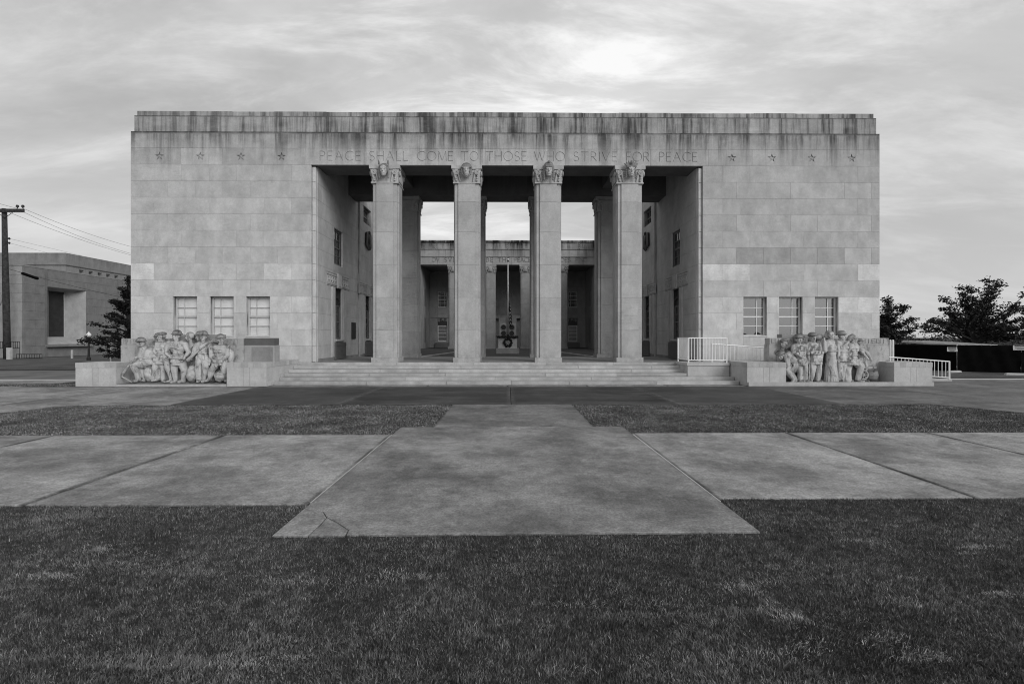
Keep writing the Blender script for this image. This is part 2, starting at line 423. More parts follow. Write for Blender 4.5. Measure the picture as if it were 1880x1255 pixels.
# ------------------------------------------------------------------ mesh helpers
class MB:
    def __init__(s): s.v, s.f = [], []
    def add(s, vs, fs):
        o = len(s.v)
        s.v += [tuple(v) for v in vs]
        s.f += [tuple(i + o for i in f) for f in fs]
        return s
    def box(s, x0, x1, y0, y1, z0, z1):
        return s.add([(x0, y0, z0), (x1, y0, z0), (x1, y1, z0), (x0, y1, z0), (x0, y0, z1), (x1, y0, z1), (x1, y1, z1), (x0, y1, z1)],
                     [(0, 3, 2, 1), (4, 5, 6, 7), (0, 1, 5, 4), (1, 2, 6, 5), (2, 3, 7, 6), (3, 0, 4, 7)])
    def prism(s, poly, z0, z1):
        n = len(poly)
        vs = [(p[0], p[1], z0) for p in poly] + [(p[0], p[1], z1) for p in poly]
        fs = [tuple(range(n - 1, -1, -1)), tuple(range(n, 2 * n))]
        fs += [(i, (i + 1) % n, n + (i + 1) % n, n + i) for i in range(n)]
        return s.add(vs, fs)
    def tube(s, pts, rad, seg=8, cap=True):
        pts = [Vector(p) for p in pts]
        rads = rad if isinstance(rad, (list, tuple)) else [rad] * len(pts)
        vs, fs = [], []
        prev = None
        for i, p in enumerate(pts):
            d = (pts[min(i + 1, len(pts) - 1)] - pts[max(i - 1, 0)]).normalized()
            if prev is None:
                a = Vector((0, 0, 1)) if abs(d.z) < 0.9 else Vector((1, 0, 0))
                prev = d.cross(a).normalized()
            u = (prev - d * prev.dot(d)).normalized(); prev = u
            w = d.cross(u)
            for k in range(seg):
                t = 2 * PI * k / seg
                vs.append(p + (u * math.cos(t) + w * math.sin(t)) * rads[i])
        for i in range(len(pts) - 1):
            for k in range(seg):
                a, b = i * seg + k, i * seg + (k + 1) % seg
                fs.append((a, b, b + seg, a + seg))
        if cap:
            fs.append(tuple(range(seg - 1, -1, -1)))
            fs.append(tuple((len(pts) - 1) * seg + k for k in range(seg)))
        return s.add(vs, fs)
    def capsule(s, a, b, r0, r1, seg=10):
        a, b = Vector(a), Vector(b)
        d = b - a
        L = max(d.length, 1e-5); d = d / L
        pts, rs = [], []
        for t in (-1, -0.85, -0.5, 0):
            pts.append(a + d * r0 * t); rs.append(max(r0 * math.sqrt(max(0, 1 - t * t)), 0.002))
        for t in (0, 0.5, 0.85, 1):
            pts.append(b + d * r1 * t); rs.append(max(r1 * math.sqrt(max(0, 1 - t * t)), 0.002))
        return s.tube(pts, rs, seg)
    def ell(s, c, r, rot=None, nu=14, nv=9):
        c = Vector(c); rot = rot or Matrix.Identity(3)
        vs, fs = [], []
        for j in range(1, nv):
            ph = PI * j / nv
            for i in range(nu):
                th = 2 * PI * i / nu
                p = Vector((r[0] * math.sin(ph) * math.cos(th), r[1] * math.sin(ph) * math.sin(th), r[2] * math.cos(ph)))
                vs.append(c + rot @ p)
        top, bot = len(vs), len(vs) + 1
        vs += [c + rot @ Vector((0, 0, r[2])), c + rot @ Vector((0, 0, -r[2]))]
        for j in range(nv - 2):
            for i in range(nu):
                a, b = j * nu + i, j * nu + (i + 1) % nu
                fs.append((a, a + nu, b + nu, b))
        for i in range(nu):
            fs.append((top, i, (i + 1) % nu))
            fs.append((bot, (nv - 2) * nu + (i + 1) % nu, (nv - 2) * nu + i))
        return s.add(vs, fs)
    def rbox(s, c, size, rot=None):
        c = Vector(c); rot = rot or Matrix.Identity(3)
        h = [x / 2 for x in size]
        vs = [c + rot @ Vector((sx * h[0], sy * h[1], sz * h[2])) for sz in (-1, 1) for sx, sy in ((-1, -1), (1, -1), (1, 1), (-1, 1))]
        return s.add(vs, [(0, 3, 2, 1), (4, 5, 6, 7), (0, 1, 5, 4), (1, 2, 6, 5), (2, 3, 7, 6), (3, 0, 4, 7)])
    def lathe(s, c, prof, seg=20, yscale=1.0):
        c = Vector(c); n = len(prof)
        vs, fs = [], []
        for r, z in prof:
            for k in range(seg):
                t = 2 * PI * k / seg
                vs.append(c + Vector((r * math.cos(t), r * yscale * math.sin(t), z)))
        for i in range(n - 1):
            for k in range(seg):
                a, b = i * seg + k, i * seg + (k + 1) % seg
                fs.append((a, b, b + seg, a + seg))
        fs.append(tuple(range(seg - 1, -1, -1))); fs.append(tuple((n - 1) * seg + k for k in range(seg)))
        return s.add(vs, fs)
    def torus(s, c, R_, r, axis='y', seg=18, ring=8):
        c = Vector(c); vs, fs = [], []
        for i in range(seg):
            t = 2 * PI * i / seg
            for k in range(ring):
                q = 2 * PI * k / ring
                a, b = (R_ + r * math.cos(q)) * math.cos(t), (R_ + r * math.cos(q)) * math.sin(t)
                h = r * math.sin(q)
                vs.append(c + (Vector((a, h, b)) if axis == 'y' else Vector((h, a, b)) if axis == 'x' else Vector((a, b, h))))
        for i in range(seg):
            for k in range(ring):
                a, b = i * ring + k, i * ring + (k + 1) % ring
                c2, d = ((i + 1) % seg) * ring + k, ((i + 1) % seg) * ring + (k + 1) % ring
                fs.append((a, b, d, c2))
        return s.add(vs, fs)
    def mesh(s, name):
        m = bpy.data.meshes.new(name)
        m.from_pydata(s.v, [], s.f)
        m.update()
        return m

def link(name, data, mat=None, parent=None, col=None, kind=None):
    o = bpy.data.objects.new(name, data)
    COL.objects.link(o)
    if mat is not None and data is not None:
        data.materials.clear(); data.materials.append(mat)
    if parent is not None: o.parent = parent
    if col is not None: o.color = (col[0], col[1], col[2], 1)
    if kind: o['kind'] = kind
    return o
def put(name, mb, mat, parent=None, col=None, kind=None, smooth=False, fix=True):
    m = mb.mesh(name)
    if fix:
        bm = bmesh.new(); bm.from_mesh(m)
        bmesh.ops.recalc_face_normals(bm, faces=bm.faces)
        bm.to_mesh(m); bm.free()
    if smooth: m.polygons.foreach_set('use_smooth', [True] * len(m.polygons))
    return link(name, m, mat, parent, col, kind)
def tag(o, label, cat, group=None):
    o['label'] = label; o['category'] = cat
    if group: o['group'] = group
    return o
def thing(name, label, cat, loc=(0, 0, 0), group=None):
    o = bpy.data.objects.new(name, None)
    COL.objects.link(o)
    o.empty_display_size = 0.3
    return tag(o, label, cat, group)
def struct(name):
    o = bpy.data.objects.new(name, None); COL.objects.link(o); o['kind'] = 'structure'; return o
def eval_mesh(ob):
    dg = bpy.context.evaluated_depsgraph_get()
    dg.update()
    return bpy.data.meshes.new_from_object(ob.evaluated_get(dg))

# ------------------------------------------------------------------ ashlar walls
def subtract(rects, h):
    res = []
    for (a0, a1, z0, z1) in rects:
        if h[0] >= a1 - 1e-6 or h[1] <= a0 + 1e-6 or h[2] >= z1 - 1e-6 or h[3] <= z0 + 1e-6:
            res.append((a0, a1, z0, z1)); continue
        if h[0] > a0: res.append((a0, h[0], z0, z1))
        if h[1] < a1: res.append((h[1], a1, z0, z1))
        b0, b1 = max(a0, h[0]), min(a1, h[1])
        if h[2] > z0: res.append((b0, b1, z0, h[2]))
        if h[3] < z1: res.append((b0, b1, h[3], z1))
    return [r for r in res if r[1] - r[0] > 0.012 and r[3] - r[2] > 0.012]
def courses(a0, a1, zs, pitch, holes=(), seed=0, stag=0.5, merge=0.22, start=0.0):
    rr = random.Random(seed)
    out_ = []
    for k in range(len(zs) - 1):
        z0, z1 = zs[k], zs[k + 1]
        x = a0 + start - (pitch * stag if k % 2 else 0)
        js = [a0]
        while x < a1 - 0.3:
            if x > a0 + 0.3 and rr.random() > merge: js.append(x)
            x += pitch
        js.append(a1)
        rects = [(js[i], js[i + 1], z0, z1) for i in range(len(js) - 1)]
        for h in holes: rects = subtract(rects, h)
        out_ += [(k,) + r for r in rects]
    return out_
def block_mb(mb, a0, a1, z0, z1, plane, depth=0.12, face='front', gap=0.0022, ch=0.0035):
    """one stone with chamfered front edges; face front: a is x, outward -y; 'px'/'nx': a is y, outward +x/-x"""
    a0 += gap; a1 -= gap; z0 += gap; z1 -= gap
    P = [(a0, z0), (a1, z0), (a1, z1), (a0, z1)]
    Q = [(a0 + ch, z0 + ch), (a1 - ch, z0 + ch), (a1 - ch, z1 - ch), (a0 + ch, z1 - ch)]
    def m(a, z, d):
        if face == 'front': return (a, plane + d, z)
        if face == 'px': return (plane - d, a, z)
        if face == 'nx': return (plane + d, a, z)
    vs = [m(a, z, 0) for a, z in Q] + [m(a, z, ch) for a, z in P] + [m(a, z, depth) for a, z in P]
    fs = [(0, 1, 2, 3)]
    for i in range(4):
        j = (i + 1) % 4
        fs += [(i, 4 + i, 4 + j, j), (4 + i, 8 + i, 8 + j, 4 + j)]
    fs.append((8, 11, 10, 9))
    if face == 'px': fs = [tuple(reversed(f)) for f in fs] if False else fs
    mb.add(vs, fs)
def wall_plain(mb, a0, a1, z0, z1, p0, p1, holes, face):
    rects = [(a0, a1, z0, z1)]
    for h in holes: rects = subtract(rects, h)
    for r in rects:
        if face == 'front': mb.box(r[0], r[1], p0, p1, r[2], r[3])
        else: mb.box(p0, p1, r[0], r[1], r[2], r[3])

# ------------------------------------------------------------------ letters (stroke alphabet cut into the stone)
def arc(cx, cy, rx, ry, a0, a1, n=9):
    return [(cx + rx * math.cos(R(a0 + (a1 - a0) * i / n)), cy + ry * math.sin(R(a0 + (a1 - a0) * i / n))) for i in range(n + 1)]
GL = {
    'A': (0.82, [[(0, 0), (0.41, 1), (0.82, 0)], [(0.15, 0.36), (0.67, 0.36)]]),
    'B': (0.55, [[(0, 0), (0, 1)], [(0, 1), (0.25, 1)] + arc(0.25, 0.77, 0.24, 0.23, 90, -90, 6) + [(0, 0.54)], arc(0.27, 0.27, 0.28, 0.27, 90, -90, 6) + [(0, 0)]]),
    'C': (0.82, [arc(0.5, 0.5, 0.5, 0.5, 48, 312, 14)]),
    'D': (0.75, [[(0, 0), (0, 1), (0.25, 1)] + arc(0.25, 0.5, 0.5, 0.5, 90, -90, 10) + [(0, 0)]]),
    'E': (0.5, [[(0.5, 0), (0, 0), (0, 1), (0.5, 1)], [(0, 0.52), (0.42, 0.52)]]),
    'F': (0.48, [[(0, 0), (0, 1), (0.48, 1)], [(0, 0.52), (0.4, 0.52)]]),
    'H': (0.72, [[(0, 0), (0, 1)], [(0.72, 0), (0.72, 1)], [(0, 0.52), (0.72, 0.52)]]),
    'I': (0.02, [[(0.01, 0), (0.01, 1)]]),
    'L': (0.48, [[(0, 1), (0, 0), (0.48, 0)]]),
    'M': (0.9, [[(0, 0), (0.08, 1), (0.45, 0), (0.82, 1), (0.9, 0)]]),
    'N': (0.74, [[(0, 0), (0, 1), (0.74, 0), (0.74, 1)]]),
    'O': (0.98, [arc(0.49, 0.5, 0.49, 0.5, 0, 360, 18)]),
    'P': (0.52, [[(0, 0), (0, 1), (0.25, 1)] + arc(0.25, 0.74, 0.27, 0.26, 90, -90, 7) + [(0, 0.48)]]),
    'R': (0.6, [[(0, 0), (0, 1), (0.25, 1)] + arc(0.25, 0.74, 0.27, 0.26, 90, -90, 7) + [(0, 0.48)], [(0.22, 0.48), (0.6, 0)]]),
    'S': (0.52, [arc(0.26, 0.75, 0.25, 0.25, 40, 270, 10) + arc(0.26, 0.25, 0.26, 0.25, 90, -140, 10)[1:]]),
    'T': (0.76, [[(0, 1), (0.76, 1)], [(0.38, 0), (0.38, 1)]]),
    'V': (0.78, [[(0, 1), (0.39, 0), (0.78, 1)]]),
    'W': (1.15, [[(0, 1), (0.3, 0), (0.575, 0.95), (0.85, 0), (1.15, 1)]]),
    'Y': (0.74, [[(0, 1), (0.37, 0.5), (0.74, 1)], [(0.37, 0.5), (0.37, 0)]]),
}
def word_strokes(word, x0, x1, z0, h):
    """segments (ax,az,bx,bz) for a word fitted between x0 and x1"""
    ws = [GL[c][0] for c in word]
    tot_w = sum(ws) * h
    gap = (x1 - x0 - tot_w) / max(len(word) - 1, 1)
    k = 1.0
    if gap < 0.12 * h:
        k = (x1 - x0) / (tot_w + 0.25 * h * (len(word) - 1)); gap = 0.25 * h * k
    segs, x = [], x0
    for c in word:
        w, strokes = GL[c]
        for st in strokes:
            for i in range(len(st) - 1):
                (a, b), (c_, d) = st[i], st[i + 1]
                segs.append((x + a * h * k, z0 + b * h, x + c_ * h * k, z0 + d * h))
        x += w * h * k + gap
    return segs
def seg_boxes(mb, segs, w, y0, y1, ext=0.4):
    for i, (ax, az, bx, bz) in enumerate(segs):
        d = Vector((bx - ax, bz - az)); L = d.length
        if L < 1e-5: continue
        d /= L
        n = Vector((-d.y, d.x)) * w / 2
        e = d * w * ext
        j = 0.0003 * (i % 7)
        P = [(ax - e.x - n.x, az - e.y - n.y), (bx + e.x - n.x, bz + e.y - n.y), (bx + e.x + n.x, bz + e.y + n.y), (ax - e.x + n.x, az - e.y + n.y)]
        vs = [(p[0], y0 - j, p[1]) for p in P] + [(p[0], y1 + j, p[1]) for p in P]
        mb.add(vs, [(0, 1, 2, 3), (7, 6, 5, 4), (0, 4, 5, 1), (1, 5, 6, 2), (2, 6, 7, 3), (3, 7, 4, 0)])
def carve(mesh, cut_mb):
    """boolean-cut the cutter out of the mesh, returns a new mesh"""
    o = bpy.data.objects.new('tmp', mesh); COL.objects.link(o)
    cm = cut_mb.mesh('cut')
    bm = bmesh.new(); bm.from_mesh(cm); bmesh.ops.recalc_face_normals(bm, faces=bm.faces); bm.to_mesh(cm); bm.free()
    c = bpy.data.objects.new('tmpc', cm); COL.objects.link(c)
    md = o.modifiers.new('b', 'BOOLEAN'); md.operation = 'DIFFERENCE'; md.object = c; md.solver = 'EXACT'; md.use_self = True
    r = eval_mesh(o)
    bpy.data.objects.remove(o); bpy.data.objects.remove(c); bpy.data.meshes.remove(cm)
    return r

# ------------------------------------------------------------------ the ground
GRASS_REGIONS = []
g = MB(); g.add([(-1500, -30, -0.024), (1500, -30, -0.024), (1500, 2500, -0.024), (-1500, 2500, -0.024)], [(0, 1, 2, 3)])
gr = put('ground', g, M_GROUND); gr['kind'] = 'structure'

def slab(parent, poly, col, name='slab', z0=-0.12, z1=0.0, gap=0.009):
    c = Vector((sum(p[0] for p in poly) / len(poly), sum(p[1] for p in poly) / len(poly)))
    n = len(poly)
    area = sum(poly[i][0] * poly[(i + 1) % n][1] - poly[(i + 1) % n][0] * poly[i][1] for i in range(n))
    sg = 1 if area > 0 else -1
    def off(dist):
        q = []
        for i in range(n):
            p0, p1, p2 = Vector(poly[i - 1][:2]), Vector(poly[i][:2]), Vector(poly[(i + 1) % n][:2])
            d1, d2 = (p1 - p0).normalized(), (p2 - p1).normalized()
            n1, n2 = Vector((-d1.y, d1.x)) * sg, Vector((-d2.y, d2.x)) * sg
            b = (n1 + n2); b = b / max(b.length_squared, 0.3) * 2
            q.append(p1 + b * dist)
        return q
    A, B = off(gap), off(gap + 0.012)
    vs = [(p.x, p.y, z0) for p in A] + [(p.x, p.y, z1 - 0.008) for p in A] + [(p.x, p.y, z1) for p in B]
    fs = []
    for i in range(n):
        j = (i + 1) % n
        fs += [(i, j, n + j, n + i), (n + i, n + j, 2 * n + j, 2 * n + i)]
    fs += [tuple(range(2 * n, 3 * n)), tuple(range(n - 1, -1, -1))]
    return put(name, MB().add(vs, fs), M_CONC, parent, col)
def rect(x0, x1, y0, y1): return [(x0, y0), (x1, y0), (x1, y1), (x0, y1)]

walk = struct('sidewalk')
xs = [-26, -22.4, -19.0, -15.7, -12.35, -9.0, -5.65, -2.33]
for i in range(len(xs) - 1):
    slab(walk, rect(xs[i], xs[i + 1], 5.88, 10.08), (random.uniform(1.12, 1.24), 0.05 if i < 5 else 0.1, 0), gap=0.016)
xs = [2.53, 5.70, 8.6, 11.9, 15.2, 18.5, 22, 26]
for i in range(len(xs) - 1):
    slab(walk, rect(xs[i], xs[i + 1], 6.06, 10.22), (random.uniform(1.14, 1.26), 0.08, 0), gap=0.014)
# centre slab of the path with its broken corner
slab(walk, [(-2.33, 5.75), (-2.07, 5.64), (-1.97, 5.47), (-1.80, 5.31), (-1.62, 5.11), (-1.60, 4.97), (2.55, 5.02), (2.53, 10.97), (-2.33, 10.93)], (1.0, 0.16, 0.6), gap=0.006)
slab(walk, [(-2.33, 5.75), (-2.33, 4.96), (-1.97, 4.96), (-1.955, 5.26), (-1.97, 5.47), (-2.07, 5.64)], (1.06, 0.0, 0), gap=0.004)
slab(walk, [(-1.97, 5.47), (-1.955, 5.26), (-1.97, 4.96), (-1.60, 4.96), (-1.62, 5.11), (-1.80, 5.31)], (1.0, 0.05, 0), gap=0.004)
slab(walk, rect(-1.62, 1.88, 10.95, 14.58), (0.84, 0.3, 0.3))
# pale joint filler lines along the centre slab
for x, hw_ in ((-2.33, 0.006), (2.53, 0.012)):
    put('joint_filler', MB().box(x - hw_, x + hw_, 5.95, 10.1, -0.05, -0.001), M_CURB, walk)

plaza = struct('plaza')
px_j = [-33, -28, -23.5, -19.2, -14.6, -9.78, -4.95, 0.10, 4.98, 9.85, 14.7, 19.4, 24, 29]
for i in range(len(px_j) - 1):
    a, b = px_j[i], px_j[i + 1]
    c = (a + b) / 2
    if abs(c) < 9.8: colr = (0.48, 1.0 if abs(c) < 5 else 0.88, 0.7)
    elif c < 0: colr = (1.05, 0.12, 0.3)
    else: colr = (0.8, 0.6, 0.6)
    y0 = 14.6 if abs(c) < 11.9 else 14.6
    slab(plaza, rect(a, b, 14.6, 19.86 if abs(c) < 17 else 22.9), colr)
# pale strip along the foot of the steps
xs = [-9.56, -6.4, -3.2, 0.0, 3.2, 6.4, 9.56]
for i in range(6):
    slab(plaza, rect(xs[i], xs[i + 1], 19.87, 20.63), (1.0, 0.25, 0.2))
# the flanks that curve towards the viewer, left and right of the grass strip
slab(plaza, [(-12.6, 14.58), (-13.3, 13.0), (-15.5, 11.4), (-19, 10.5), (-33, 10.4), (-33, 14.58)], (1.1, 0.1, 0.2))
slab(plaza, [(12.4, 14.58), (13.3, 13.0), (15.5, 11.5), (19, 10.6), (33, 10.5), (33, 14.58)], (0.95, 0.45, 0.3))

# strips beyond: lawn, road and path left of the building, lawn and path on the right
def sheet(name, poly, z, mat):
    o = put(name, MB().add([(p[0], p[1], z) for p in poly], [tuple(range(len(poly)))]), mat); o['kind'] = 'structure'; return o
sheet('road', [(-200, 23.2), (-17.6, 23.2), (-17.6, 30.0), (-200, 27.5)], -0.019, M_ASPH)
sheet('path', [(-200, 21.2), (-17.2, 23.0), (-17.2, 23.6), (-200, 22.4)], -0.009, M_CURB)
sheet('lawn', [(-300, 30.0), (-17.0, 31.2), (-17, 300), (-300, 300)], -0.014, M_LAWN)
sheet('path', [(17.4, 23.1), (120, 21.4), (120, 22.2), (17.4, 23.8)], -0.009, M_CURB)
sheet('lawn', [(17.4, 24.4), (120, 22.9), (120, 150), (17.4, 150)], -0.014, M_LAWN)

def blades(name, n, sampler, hmin, hmax, wid, tuft=0.35, mat=M_BLADE, z=-0.026, lean=0.5):
    P = sampler(n)
    n = len(P)
    th = RNG.uniform(0, 2 * PI, n)
    # neighbouring blades lean the same way, in swirls
    fx = np.sin(P[:, 0] * 3.1 + np.cos(P[:, 1] * 2.3) * 2) ; fy = np.cos(P[:, 1] * 3.7 + np.sin(P[:, 0] * 1.9) * 2)
    ln = RNG.uniform(0.1, lean + 0.35, n)
    lx = np.cos(th) * 0.9 + fx * 0.25; ly = np.sin(th) * 0.9 + fy * 0.25
    clump = 0.72 + 0.16 * np.sin(P[:, 0] * 5.3 + np.sin(P[:, 1] * 4.1) * 2) * np.cos(P[:, 1] * 6.1 + np.sin(P[:, 0] * 3.3)) + 0.22 * np.sin(P[:, 0] * 23 + np.sin(P[:, 1] * 19) * 2) * np.cos(P[:, 1] * 27 + np.sin(P[:, 0] * 17) * 2)
    h = RNG.uniform(hmin, hmax, n) * clump
    a2 = RNG.uniform(0, PI, n)
    wx, wy = np.cos(a2) * wid, np.sin(a2) * wid
    V = np.zeros((n, 5, 3), np.float32)
    b = P
    for k, (s_, t, ww) in enumerate(((-1, 0, 1), (1, 0, 1), (1, 0.55, 0.8), (-1, 0.55, 0.8), (0, 1, 0))):
        V[:, k, 0] = b[:, 0] + s_ * wx * ww + lx * h * ln * t * t
        V[:, k, 1] = b[:, 1] + s_ * wy * ww + ly * h * ln * t * t
        V[:, k, 2] = z + h * t * (1 - 0.35 * ln * t)
    m = bpy.data.meshes.new(name)
    m.vertices.add(n * 5); m.vertices.foreach_set('co', V.ravel())
    base = np.arange(n)[:, None] * 5
    loops = np.concatenate([base + np.array([[0, 1, 2, 3]]), base + np.array([[3, 2, 4]])], 1).ravel()
    m.loops.add(n * 7); m.loops.foreach_set('vertex_index', loops.astype(np.int32))
    m.polygons.add(n * 2)
    st = np.stack([np.arange(n) * 7, np.arange(n) * 7 + 4], 1).ravel()
    m.polygons.foreach_set('loop_start', st.astype(np.int32))
    m.update(calc_edges=True)
    return link(name, m, mat)
def poly_mask(P, f): return P[f(P[:, 0], P[:, 1])]
def near_sampler(n):
    # denser towards the viewer: depth drawn with a falling weight
    y = 1.9 + (6.1 - 1.9) * RNG.random(n) ** 1.25
    half = y * 1.12 + 0.6
    x = RNG.uniform(-1, 1, n) * half
    P = np.stack([x, y], 1)
    wob = 0.025 * np.sin(P[:, 0] * 7) + 0.02 * np.sin(P[:, 0] * 17 + 1) + 0.018 * np.sin(P[:, 0] * 43 + 2) + RNG.normal(0, 0.022, n)
    edge = np.where(P[:, 0] < -2.33, 5.905, np.where(P[:, 0] > 2.53, 6.085, 4.985)) + wob * 1.6
    wx = 0.02 * np.sin(P[:, 1] * 9) + 0.015 * np.sin(P[:, 1] * 31) + RNG.normal(0, 0.02, n)
    side = (P[:, 1] > 4.98 + wob) & (P[:, 0] > -2.33 + wx) & (P[:, 0] < 2.55 + wx)
    return P[(P[:, 1] < edge) & ~side]
o = blades('lawn_grass', 560000, near_sampler, 0.016, 0.05, 0.0027)
tag(o, 'dark mown grass in the foreground around the end of the concrete path', 'grass'); o['kind'] = 'stuff'
def clip_sampler(n):
    P = []
    rc_ = np.random.default_rng(5)
    rows = [(3.95, -0.2, 5.2, 0.06), (4.02, -4.4, -0.5, 0.10), (3.55, 0.3, 4.0, 0.08), (3.1, -1.2, 2.6, 0.07), (4.6, -5.0, -3.0, 0.12), (4.5, 3.2, 5.4, 0.15)]
    for y_, xa, xb, sd in rows:
        for _ in range(int((xb - xa) * 1.6)):
            c = np.array([rc_.uniform(xa, xb), y_ + rc_.normal(0, sd)])
            k = int(rc_.integers(40, 260))
            P.append(c + rc_.normal(0, 1, (k, 2)) * np.array([rc_.uniform(0.05, 0.2), rc_.uniform(0.02, 0.05)]))
    P.append(np.stack([rc_.uniform(-6, 6, 900), rc_.uniform(2.7, 5.8, 900)], 1))
    P = np.concatenate(P)
    side = (P[:, 1] > 4.9) & (P[:, 0] > -2.4) & (P[:, 0] < 2.6)
    return P[~side]
M_STRAW = plain_mat('dry_straw', 0.36, 0.9, 0.1, 0.4, 15)
o = blades('dry_clippings', 0, clip_sampler, 0.03, 0.058, 0.0024, mat=M_STRAW, lean=1.1)
tag(o, 'pale dry grass clippings scattered in rows over the foreground lawn', 'clippings'); o['kind'] = 'stuff'
def strip_sampler(left):
    def f(n):
        x = RNG.uniform(1.5, 16.5, n) * (-1 if left else 1)
        y = RNG.uniform(10.05, 14.7, n)
        wob = 0.03 * np.sin(x * 5) + 0.02 * np.sin(x * 19) + RNG.normal(0, 0.03, n)
        ax = np.abs(x)
        n0, w0, w1 = (10.1, 2.33, 1.62) if left else (10.25, 2.53, 1.88)
        ok = (y > n0 + wob) & (y < 14.57 + wob) & (ax > w1 + wob)
        ok &= ~((ax < w0 + wob) & (y < 10.98 + wob))
        lim = np.where(ax < 12.4, 99, np.where(ax < 13.3, 14.58 - (ax - 12.4) * 1.75, np.where(ax < 15.5, 13.0 - (ax - 13.3) * 0.7, 11.4 - (ax - 15.5) * 0.26)))
        ok &= y < lim - 0.02 + wob
        return np.stack([x, y], 1)[ok]
    return f
for left in (True, False):
    o = blades('lawn_grass', 120000, strip_sampler(left), 0.024, 0.058, 0.007, mat=M_BLADE2)
    tag(o, 'grass strip between sidewalk and plaza, %s the central path' % ('left of' if left else 'right of'), 'grass'); o['kind'] = 'stuff'
def isl(n):
    x = RNG.uniform(-24, -17.15, n); y = RNG.uniform(20.0, 21.6, n)
    ok = (y < 20.0 + 1.5 * (x + 24) / 7) & (y > 20.0)
    return np.stack([x, y], 1)[ok]
o = blades('lawn_grass', 9000, isl, 0.05, 0.09, 0.007, z=0.0)
tag(o, 'thin wedge of grass beside the far left stone pedestal', 'grass'); o['kind'] = 'stuff'

# ------------------------------------------------------------------ the memorial building
YF = 23.1                     # facade plane
FL = 0.80                     # portico floor
W = 17.26                     # half width
OX = 9.03                     # half opening
SOF = 9.87
ZS = [FL + (11.38 - FL) / 14 * i for i in range(15)]      # course lines, bottom to top
bld = thing('memorial_building', 'long grey limestone memorial building with a tall open portico of four square columns', 'building')

WIN_C = [14.79, 13.12, 11.46]
WW, WZ0, WZ1 = 0.545, 1.97, ZS[4]
holes_f = [(s * c - WW, s * c + WW, WZ0, WZ1) for s in (-1, 1) for c in WIN_C]
core = MB()
for s in (-1, 1):
    a0, a1 = sorted((s * (W - 0.02), s * (OX + 0.02)))
    wall_plain(core, a0, a1, FL - 0.8, 11.36, YF + 0.10, YF + 0.42, holes_f, 'front')
core.box(-W + 0.02, W - 0.02, YF + 0.10, YF + 1.45, SOF + 0.012, 11.36)
core.box(-W + 0.14, W - 0.14, YF + 0.17, YF + 1.4, 11.36, 12.12)
core.box(-W + 0.22, W - 0.22, YF + 0.25, YF + 1.35, 12.12, 12.34)
facade = put('facade_wall', core, M_MORTAR, bld)

def frieze_cut(seed_words, h, z0, y0, y1, w):
    return [sg for wd, x0, x1 in seed_words for sg in word_strokes(wd, x0, x1, z0, h)]
WORDS = [('PEACE', 587.5, 661.5), ('SHALL', 678.5, 748.5), ('COME', 766.5, 831.5), ('TO', 847, 877.5), ('THOSE', 892, 966),
         ('WHO', 981, 1036.5), ('STRIVE', 1053.5, 1132), ('FOR', 1150, 1191.5), ('PEACE', 1210.5, 1279.5)]
segs = frieze_cut([(w, px(a, YF), px(b, YF)) for w, a, b in WORDS], 0.42, 10.07, 0, 0, 0)
STARS = [s * (10.38 + 1.857 * i) for s in (-1, 1) for i in range(4)]

rr = random.Random(3)
def shade(k, x):
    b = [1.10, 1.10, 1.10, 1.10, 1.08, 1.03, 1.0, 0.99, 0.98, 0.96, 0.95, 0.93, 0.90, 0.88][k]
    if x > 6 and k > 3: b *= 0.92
    return b * rr.uniform(0.93, 1.07)
blocks = []
for s in (-1, 1):
    a0, a1 = sorted((s * W, s * OX))
    for (k, x0, x1, z0, z1) in courses(a0, a1, ZS[:13], 1.257, holes_f, seed=5 + s, start=0.42 if s < 0 else 0.30):
        blocks.append((k, x0, x1, z0, z1))
# frieze and the course above run across the whole front
fx = [-W]
fx += [-16.85, -14.98, -13.1, -11.24, -9.3]
fx += [-7.2, -5.1, -3.2, -1.25, 0.7, 2.65, 4.6, 6.6, 9.3]
fx += [11.32, 13.17, 15.03, 16.85, W]
for i in range(len(fx) - 1): blocks.append((12, fx[i], fx[i + 1], ZS[12], ZS[13]))
fx = [-W, -16.2, -14.6, -13.6, -12.1, -10.4, -9.0, -7.3, -5.4, -3.4, -1.6, 0.2, 2.1, 3.9, 5.9, 7.6, 9.2, 11.0, 12.6, 14.3, 16.1, W]
for i in range(len(fx) - 1): blocks.append((13, fx[i], fx[i + 1], ZS[13], ZS[14]))
def star_cutter(mb, cx, cz, y):
    R0, R1 = 0.215, 0.085
    pts = [((R0 if i % 2 == 0 else R1) * math.sin(PI * i / 5), (R0 if i % 2 == 0 else R1) * math.cos(PI * i / 5)) for i in range(10)]
    vs = [(cx + p[0], y - 0.02, cz + p[1]) for p in pts] + [(cx + p[0] * 0.98, y + 0.055, cz + p[1] * 0.98) for p in pts] + [(cx, y + 0.012, cz)]
    fs = [tuple(range(10))] + [(i, 10 + i, 10 + (i + 1) % 10, (i + 1) % 10) for i in range(10)] + [(10 + i, 20, 10 + (i + 1) % 10) for i in range(10)]
    mb.add(vs, fs)
